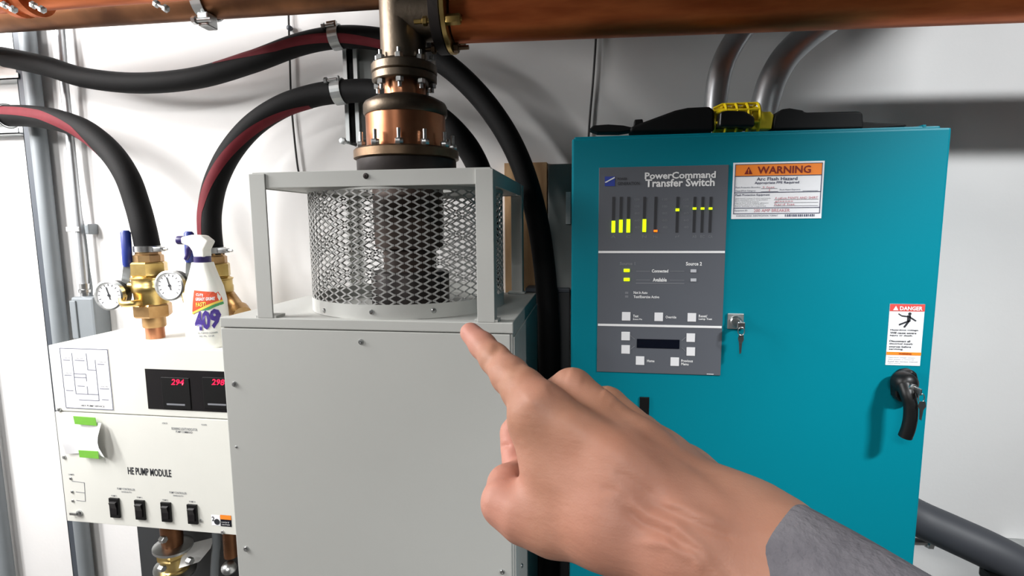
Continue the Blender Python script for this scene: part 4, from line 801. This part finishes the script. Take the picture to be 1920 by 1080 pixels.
# ------------------------------------------------------------------ pointing hand and sleeve
def surface_nets(Fv, o, h):
    nx, ny, nz = Fv.shape; ins = Fv < 0
    off = [(i, j, k) for i in (0, 1) for j in (0, 1) for k in (0, 1)]
    sl_ = lambda a, i, j, k: a[i:nx-1+i, j:ny-1+j, k:nz-1+k]
    cnt = sum(sl_(ins, *q).astype(np.int8) for q in off); act = (cnt > 0) & (cnt < 8); idx = -np.ones(act.shape, int); ids = np.argwhere(act); idx[act] = np.arange(len(ids))
    vals = {q: sl_(Fv, *q)[act] for q in off}; acc = np.zeros((len(ids), 3)); num = np.zeros(len(ids))
    for a in off:
        for ax in range(3):
            if a[ax] == 0:
                b = tuple(1 if t_ == ax else a[t_] for t_ in range(3)); va, vb = vals[a], vals[b]; m_ = (va < 0) != (vb < 0)
                tt = np.where(m_, va/np.where(np.abs(va-vb) < 1e-12, 1, va-vb), 0)
                pos = np.tile(np.array(a, float), (len(ids), 1)); pos[:, ax] += tt; acc[m_] += pos[m_]; num[m_] += 1
    V = (ids+acc/num[:, None])*h+o; quads = []
    for ax in range(3):
        u, v = [(1, 2), (2, 0), (0, 1)][ax]
        A = np.take(ins, range(0, ins.shape[ax]-1), ax); B = np.take(ins, range(1, ins.shape[ax]), ax); ch = np.argwhere(A != B)
        ch = ch[(ch[:, u] > 0) & (ch[:, v] > 0) & (ch[:, u] < ins.shape[u]-1) & (ch[:, v] < ins.shape[v]-1)]
        def cell(du, dv):
            c = ch.copy(); c[:, u] -= du; c[:, v] -= dv; return idx[c[:, 0], c[:, 1], c[:, 2]]
        Q = np.stack([cell(1, 1), cell(0, 1), cell(0, 0), cell(1, 0)], 1); fl = A[ch[:, 0], ch[:, 1], ch[:, 2]]; Q[~fl] = Q[~fl][:, ::-1]; quads.append(Q)
    return V, np.concatenate(quads)
def chain(pts): return [(np.array(PD(x, y, d)), r_*d/F*0.97) for x, y, d, r_ in pts]
segs = []      # (group, pA, rA, pB, rB)
def addc(gr, pts):
    c = chain(pts)
    for a, b in zip(c[:-1], c[1:]): segs.append((gr, a[0], a[1], b[0], b[1]))
# back of the hand: metacarpals, web and thenar
addc('palm', [(1014, 768, .300, 50), (1165, 875, .276, 60), (1310, 990, .258, 64)])
addc('palm', [(1074, 738, .324, 46), (1200, 850, .292, 56), (1350, 965, .268, 62)])
addc('palm', [(1138, 768, .344, 43), (1240, 865, .306, 52), (1370, 955, .274, 56)])
addc('palm', [(1200, 814, .360, 40), (1290, 890, .316, 46), (1390, 958, .279, 50)])
addc('palm', [(1006, 796, .303, 55), (1048, 886, .296, 64), (1150, 950, .272, 76)])
addc('palm', [(1040, 978, .290, 60), (1140, 990, .274, 72), (1260, 1035, .258, 74)])
# forearm
addc('arm', [(1285, 1035, .258, 74), (1400, 1105, .246, 80), (1640, 1270, .215, 96)])
addc('arm', [(1375, 968, .268, 60), (1470, 1032, .252, 72), (1680, 1180, .222, 88)])
addc('bone', [(1436, 962, .268, 42), (1474, 984, .262, 44)])
# fingers
addc('index', [(1014, 768, .300, 50), (982, 732, .320, 42), (956, 704, .338, 36), (928, 673, .360, 29), (905, 648, .376, 25), (882, 624, .388, 20.5)])
addc('middle', [(1072, 732, .326, 44), (1000, 772, .364, 33)]); addc('middle', [(1000, 772, .364, 33), (966, 812, .362, 30), (965, 836, .357, 28)]); addc('middle', [(965, 838, .356, 28), (966, 868, .348, 26), (1000, 905, .335, 24)])
addc('ring', [(1136, 766, .346, 42), (1068, 815, .382, 30), (1052, 880, .370, 27), (1085, 915, .350, 24)])
addc('pinky', [(1200, 812, .362, 36), (1145, 850, .392, 26), (1120, 905, .378, 24), (1150, 930, .356, 21)])
addc('thumb', [(1040, 978, .290, 60), (985, 962, .298, 54), (948, 942, .306, 44)]); addc('thumb', [(948, 942, .306, 44), (950, 908, .322, 34), (985, 880, .342, 27)])
allp = np.array([s_[1] for s_ in segs]+[s_[3] for s_ in segs]); rm = max(max(s_[2], s_[4]) for s_ in segs)
lo = allp.min(0)-rm-0.006; hi = allp.max(0)+rm+0.006; hh = 0.0014
nn = np.ceil((hi-lo)/hh).astype(int); gx, gy, gz = [lo[i]+hh*np.arange(nn[i]) for i in range(3)]
G3 = np.stack(np.meshgrid(gx, gy, gz, indexing='ij'), -1).astype(np.float32)
def smin(a, b, k_): h_ = np.clip(0.5+0.5*(b-a)/k_, 0, 1); return b*(1-h_)+a*h_-k_*h_*(1-h_)
def cone(a, ra, b, rb):
    a = a.astype(np.float32); b = b.astype(np.float32); ab = b-a; pa_ = G3-a; t_ = np.clip((pa_@ab)/max(float(ab@ab), 1e-9), 0, 1)
    return np.linalg.norm(pa_-t_[..., None]*ab, axis=-1)-(ra+(rb-ra)*t_)
grp = {}
KK = {'palm': 0.011, 'arm': 0.02, 'bone': 0.01, 'index': 0.004, 'middle': 0.0006, 'ring': 0.003, 'pinky': 0.003, 'thumb': 0.006}
for gname, a, ra, b, rb in segs:
    d = cone(a, ra, b, rb); grp[gname] = d if gname not in grp else smin(grp[gname], d, KK[gname])
D3 = smin(grp['palm'], grp['arm'], 0.018); D3 = smin(D3, grp['bone'], 0.010); D3 = smin(D3, grp['thumb'], 0.008); D3 = smin(D3, grp['index'], 0.007)
for k_ in ('middle', 'ring', 'pinky'): D3 = smin(D3, grp[k_], 0.0025)
V, Q = surface_nets(D3, lo, hh)
for it in range(3):     # light Laplacian smoothing
    acc = np.zeros_like(V); num = np.zeros(len(V))
    for i in range(4):
        for j in (1, 3): np.add.at(acc, Q[:, i], V[Q[:, (i+j) % 4]]); np.add.at(num, Q[:, i], 1)
    V = V*0.5+0.5*acc/np.maximum(num, 1)[:, None]
def relief(V, Q, lines):
    fn = np.cross(V[Q[:, 2]]-V[Q[:, 0]], V[Q[:, 3]]-V[Q[:, 1]]); vn = np.zeros_like(V)
    for i in range(4): np.add.at(vn, Q[:, i], fn)
    vn /= np.linalg.norm(vn, axis=1)[:, None]+1e-12
    f_, r_, u_ = np.array(fw), np.array(rt), np.array(up); dz_ = V@f_; X = 960+F*(V@r_)/dz_; Yp = 540-F*(V@u_)/dz_
    facing = np.clip(-(vn*V).sum(1)/np.linalg.norm(V, axis=1)*2.5, 0, 1); d = np.zeros(len(V))
    for pts, sg, amp in lines:
        best = np.full(len(V), 1e9); tt = np.zeros(len(V)); n_ = len(pts)-1
        for i, (a, b) in enumerate(zip(pts[:-1], pts[1:])):
            a, b = np.array(a, float), np.array(b, float); ab = b-a; t_ = np.clip(((X-a[0])*ab[0]+(Yp-a[1])*ab[1])/(ab@ab), 0, 1)
            e = np.hypot(X-a[0]-t_*ab[0], Yp-a[1]-t_*ab[1]); m_ = e < best; best[m_] = e[m_]; tt[m_] = (i+t_[m_])/n_
        d += amp*np.exp(-best**2/(2*sg*sg))*np.clip(np.sin(PI*np.clip(tt, 0.04, 0.96))*1.8, 0, 1)
    return V+vn*(d*facing)[:, None]
V = relief(V, Q, [
    ([(1020, 768), (1110, 815), (1220, 890), (1350, 990)], 16, 0.0012), ([(1085, 742), (1180, 812), (1290, 895), (1400, 970)], 14, 0.0013),
    ([(1050, 722), (1120, 770), (1200, 830), (1300, 905)], 9, -0.0012), ([(1110, 735), (1180, 790), (1270, 850), (1350, 905)], 9, -0.0010),
    ([(1165, 925), (1215, 965), (1265, 985), (1315, 1030), (1350, 1075)], 8, 0.0014), ([(1160, 945), (1205, 982), (1255, 1003), (1300, 1050)], 6, -0.0011),
    ([(1225, 945), (1290, 975), (1345, 998), (1385, 1010)], 6, -0.0010), ([(1235, 935), (1300, 962), (1360, 985)], 8, 0.0010),
    ([(1195, 1015), (1250, 1020), (1300, 1045), (1325, 1080)], 7, 0.0012), ([(1260, 1000), (1330, 1045), (1390, 1100)], 6, -0.0009),
    ([(1145, 880), (1190, 905), (1235, 935)], 6, -0.0006), ([(1120, 915), (1150, 920), (1190, 950)], 6, -0.0006),
    ([(905, 690), (925, 668), (942, 640)], 5, -0.0009), ([(908, 682), (922, 662), (934, 640)], 4, -0.0005), ([(935, 722), (962, 700), (985, 672)], 6, -0.0007),
    ([(934, 839), (945, 835), (958, 834)], 3.5, -0.0014), 
    ([(985, 760), (1010, 745), (1035, 730)], 12, 0.0010), ([(1062, 700), (1080, 706), (1096, 712)], 12, 0.0012), ([(1128, 732), (1142, 740), (1158, 752)], 12, 0.0014)])
hr = PD(1250, 900, .29)
ps = thing('person', 'bare hand in a grey sleeve pointing its index finger at the grey cabinet', 'person', hr)
me = bpy.data.meshes.new('hand'); me.from_pydata([tuple(v) for v in (V-np.array(hr))], [], [tuple(int(i) for i in q_) for q_ in Q]); me.polygons.foreach_set('use_smooth', [True]*len(me.polygons))
# colour map of the skin: pinker fingertips and joints
spots = [((882, 624, .388), .022, 1.0), ((958, 702, .34), .014, .5), ((955, 850, .35), .025, 1.0), ((930, 930, .31), .03, .8), ((1016, 740, .30), .018, .4), ((1075, 700, .31), .02, .3), ((1180, 1010, .25), .05, .5), ((1300, 1010, .23), .05, .4)]
pk = np.zeros(len(V))
for (c_, r_, w_) in spots: pk = np.maximum(pk, w_*np.exp(-((V-np.array(PD(*c_)))**2).sum(1)/(2*r_*r_)))
ca = me.color_attributes.new('pinkness', 'FLOAT_COLOR', 'POINT'); ca.data.foreach_set('color', np.stack([pk, pk, pk, np.ones_like(pk)], 1).ravel().astype(np.float32))
sk = bpy.data.materials.new('skin'); sk.use_nodes = True; nt = sk.node_tree; b = nt.nodes['Principled BSDF']
def N(t_, **kw):
    n_ = nt.nodes.new(t_)
    for a_, v_ in kw.items(): n_.inputs[a_].default_value = v_
    return n_
tc = N('ShaderNodeTexCoord'); n1 = N('ShaderNodeTexNoise', Scale=38.0, Detail=4.0); nt.links.new(tc.outputs['Object'], n1.inputs[0])
rp = N('ShaderNodeValToRGB'); rp.color_ramp.elements[0].position = 0.3; rp.color_ramp.elements[1].position = 0.7; rp.color_ramp.elements[0].color = rgb(164, 117, 90); rp.color_ramp.elements[1].color = rgb(182, 137, 112); nt.links.new(n1.outputs[0], rp.inputs[0])
at_ = nt.nodes.new('ShaderNodeAttribute'); at_.attribute_name = 'pinkness'; mx = nt.nodes.new('ShaderNodeMix'); mx.data_type = 'RGBA'; nt.links.new(at_.outputs['Fac'], mx.inputs[0]); nt.links.new(rp.outputs[0], mx.inputs[6]); mx.inputs[7].default_value = rgb(196, 136, 120)
nt.links.new(mx.outputs[2], b.inputs['Base Color']); b.inputs['Roughness'].default_value = 0.55; b.inputs['Specular IOR Level'].default_value = 0.35
b.inputs['Subsurface Weight'].default_value = 0.15; b.inputs['Subsurface Radius'].default_value = (0.010, 0.004, 0.002); b.inputs['Subsurface Scale'].default_value = 0.5
mp = N('ShaderNodeMapping'); mp.inputs['Rotation'].default_value = (0, math.radians(-32), 0); mp.inputs['Scale'].default_value = (0.35, 1, 1.6); nt.links.new(tc.outputs['Object'], mp.inputs[0])
n2 = N('ShaderNodeTexNoise', Scale=70.0, Detail=3.0); nt.links.new(mp.outputs[0], n2.inputs[0]); n3 = N('ShaderNodeTexVoronoi', Scale=900.0); nt.links.new(tc.outputs['Object'], n3.inputs[0])
b1_ = N('ShaderNodeBump', Strength=0.45, Distance=0.0018); nt.links.new(n2.outputs[0], b1_.inputs['Height']); b2_ = N('ShaderNodeBump', Strength=0.12, Distance=0.0005); nt.links.new(n3.outputs[0], b2_.inputs['Height']); nt.links.new(b1_.outputs[0], b2_.inputs['Normal']); nt.links.new(b2_.outputs[0], b.inputs['Normal'])
M['skin'] = sk; me.materials.append(sk); ho = bpy.data.objects.new('hand', me); C.objects.link(ho); ho.parent = ps
# sleeve: a thick cloth tube around the forearm
ax0, ax1 = Vector(PD(1446, 1066, .250)), Vector(PD(1730, 1268, .206)); axd = (ax1-ax0).normalized(); e1 = Vector(PD(1530, 963, .252))-ax0; e1 = (e1-axd*e1.dot(axd)); RW = e1.length*1.0; e1.normalize(); e2 = axd.cross(e1)
vs, fs = [], []; NS, NT = 64, 30; Ls = (ax1-ax0).length*1.3
rnd = random.Random(3); ph = [rnd.random()*6 for _ in range(6)]
rows = [(0.006, 0.93), (0.0, 0.95), (-0.002, 0.985), (0.0, 1.01), (0.005, 1.02)]+[(0.005+Ls*i/NT, 1.02+0.004*i) for i in range(1, NT+1)]
for (l_, rr) in rows:
    for k in range(NS):
        q_ = 2*PI*k/NS; wv = 1+0.012*math.sin(3*q_+ph[0]+l_*55)+0.010*math.sin(5*q_-l_*90+ph[1])
        if l_ < 0.004: wv = 1+0.012*math.sin(3*q_+ph[0])
        vs.append(ax0+axd*l_+(e1*math.cos(q_)*RW+e2*math.sin(q_)*RW*0.80)*rr*wv)
for i in range(len(rows)-1):
    for k in range(NS): fs.append((i*NS+k, i*NS+(k+1) % NS, (i+1)*NS+(k+1) % NS, (i+1)*NS+k))
MB().add(vs, fs, True).build('sleeve', 'sleeve_cloth', ps)
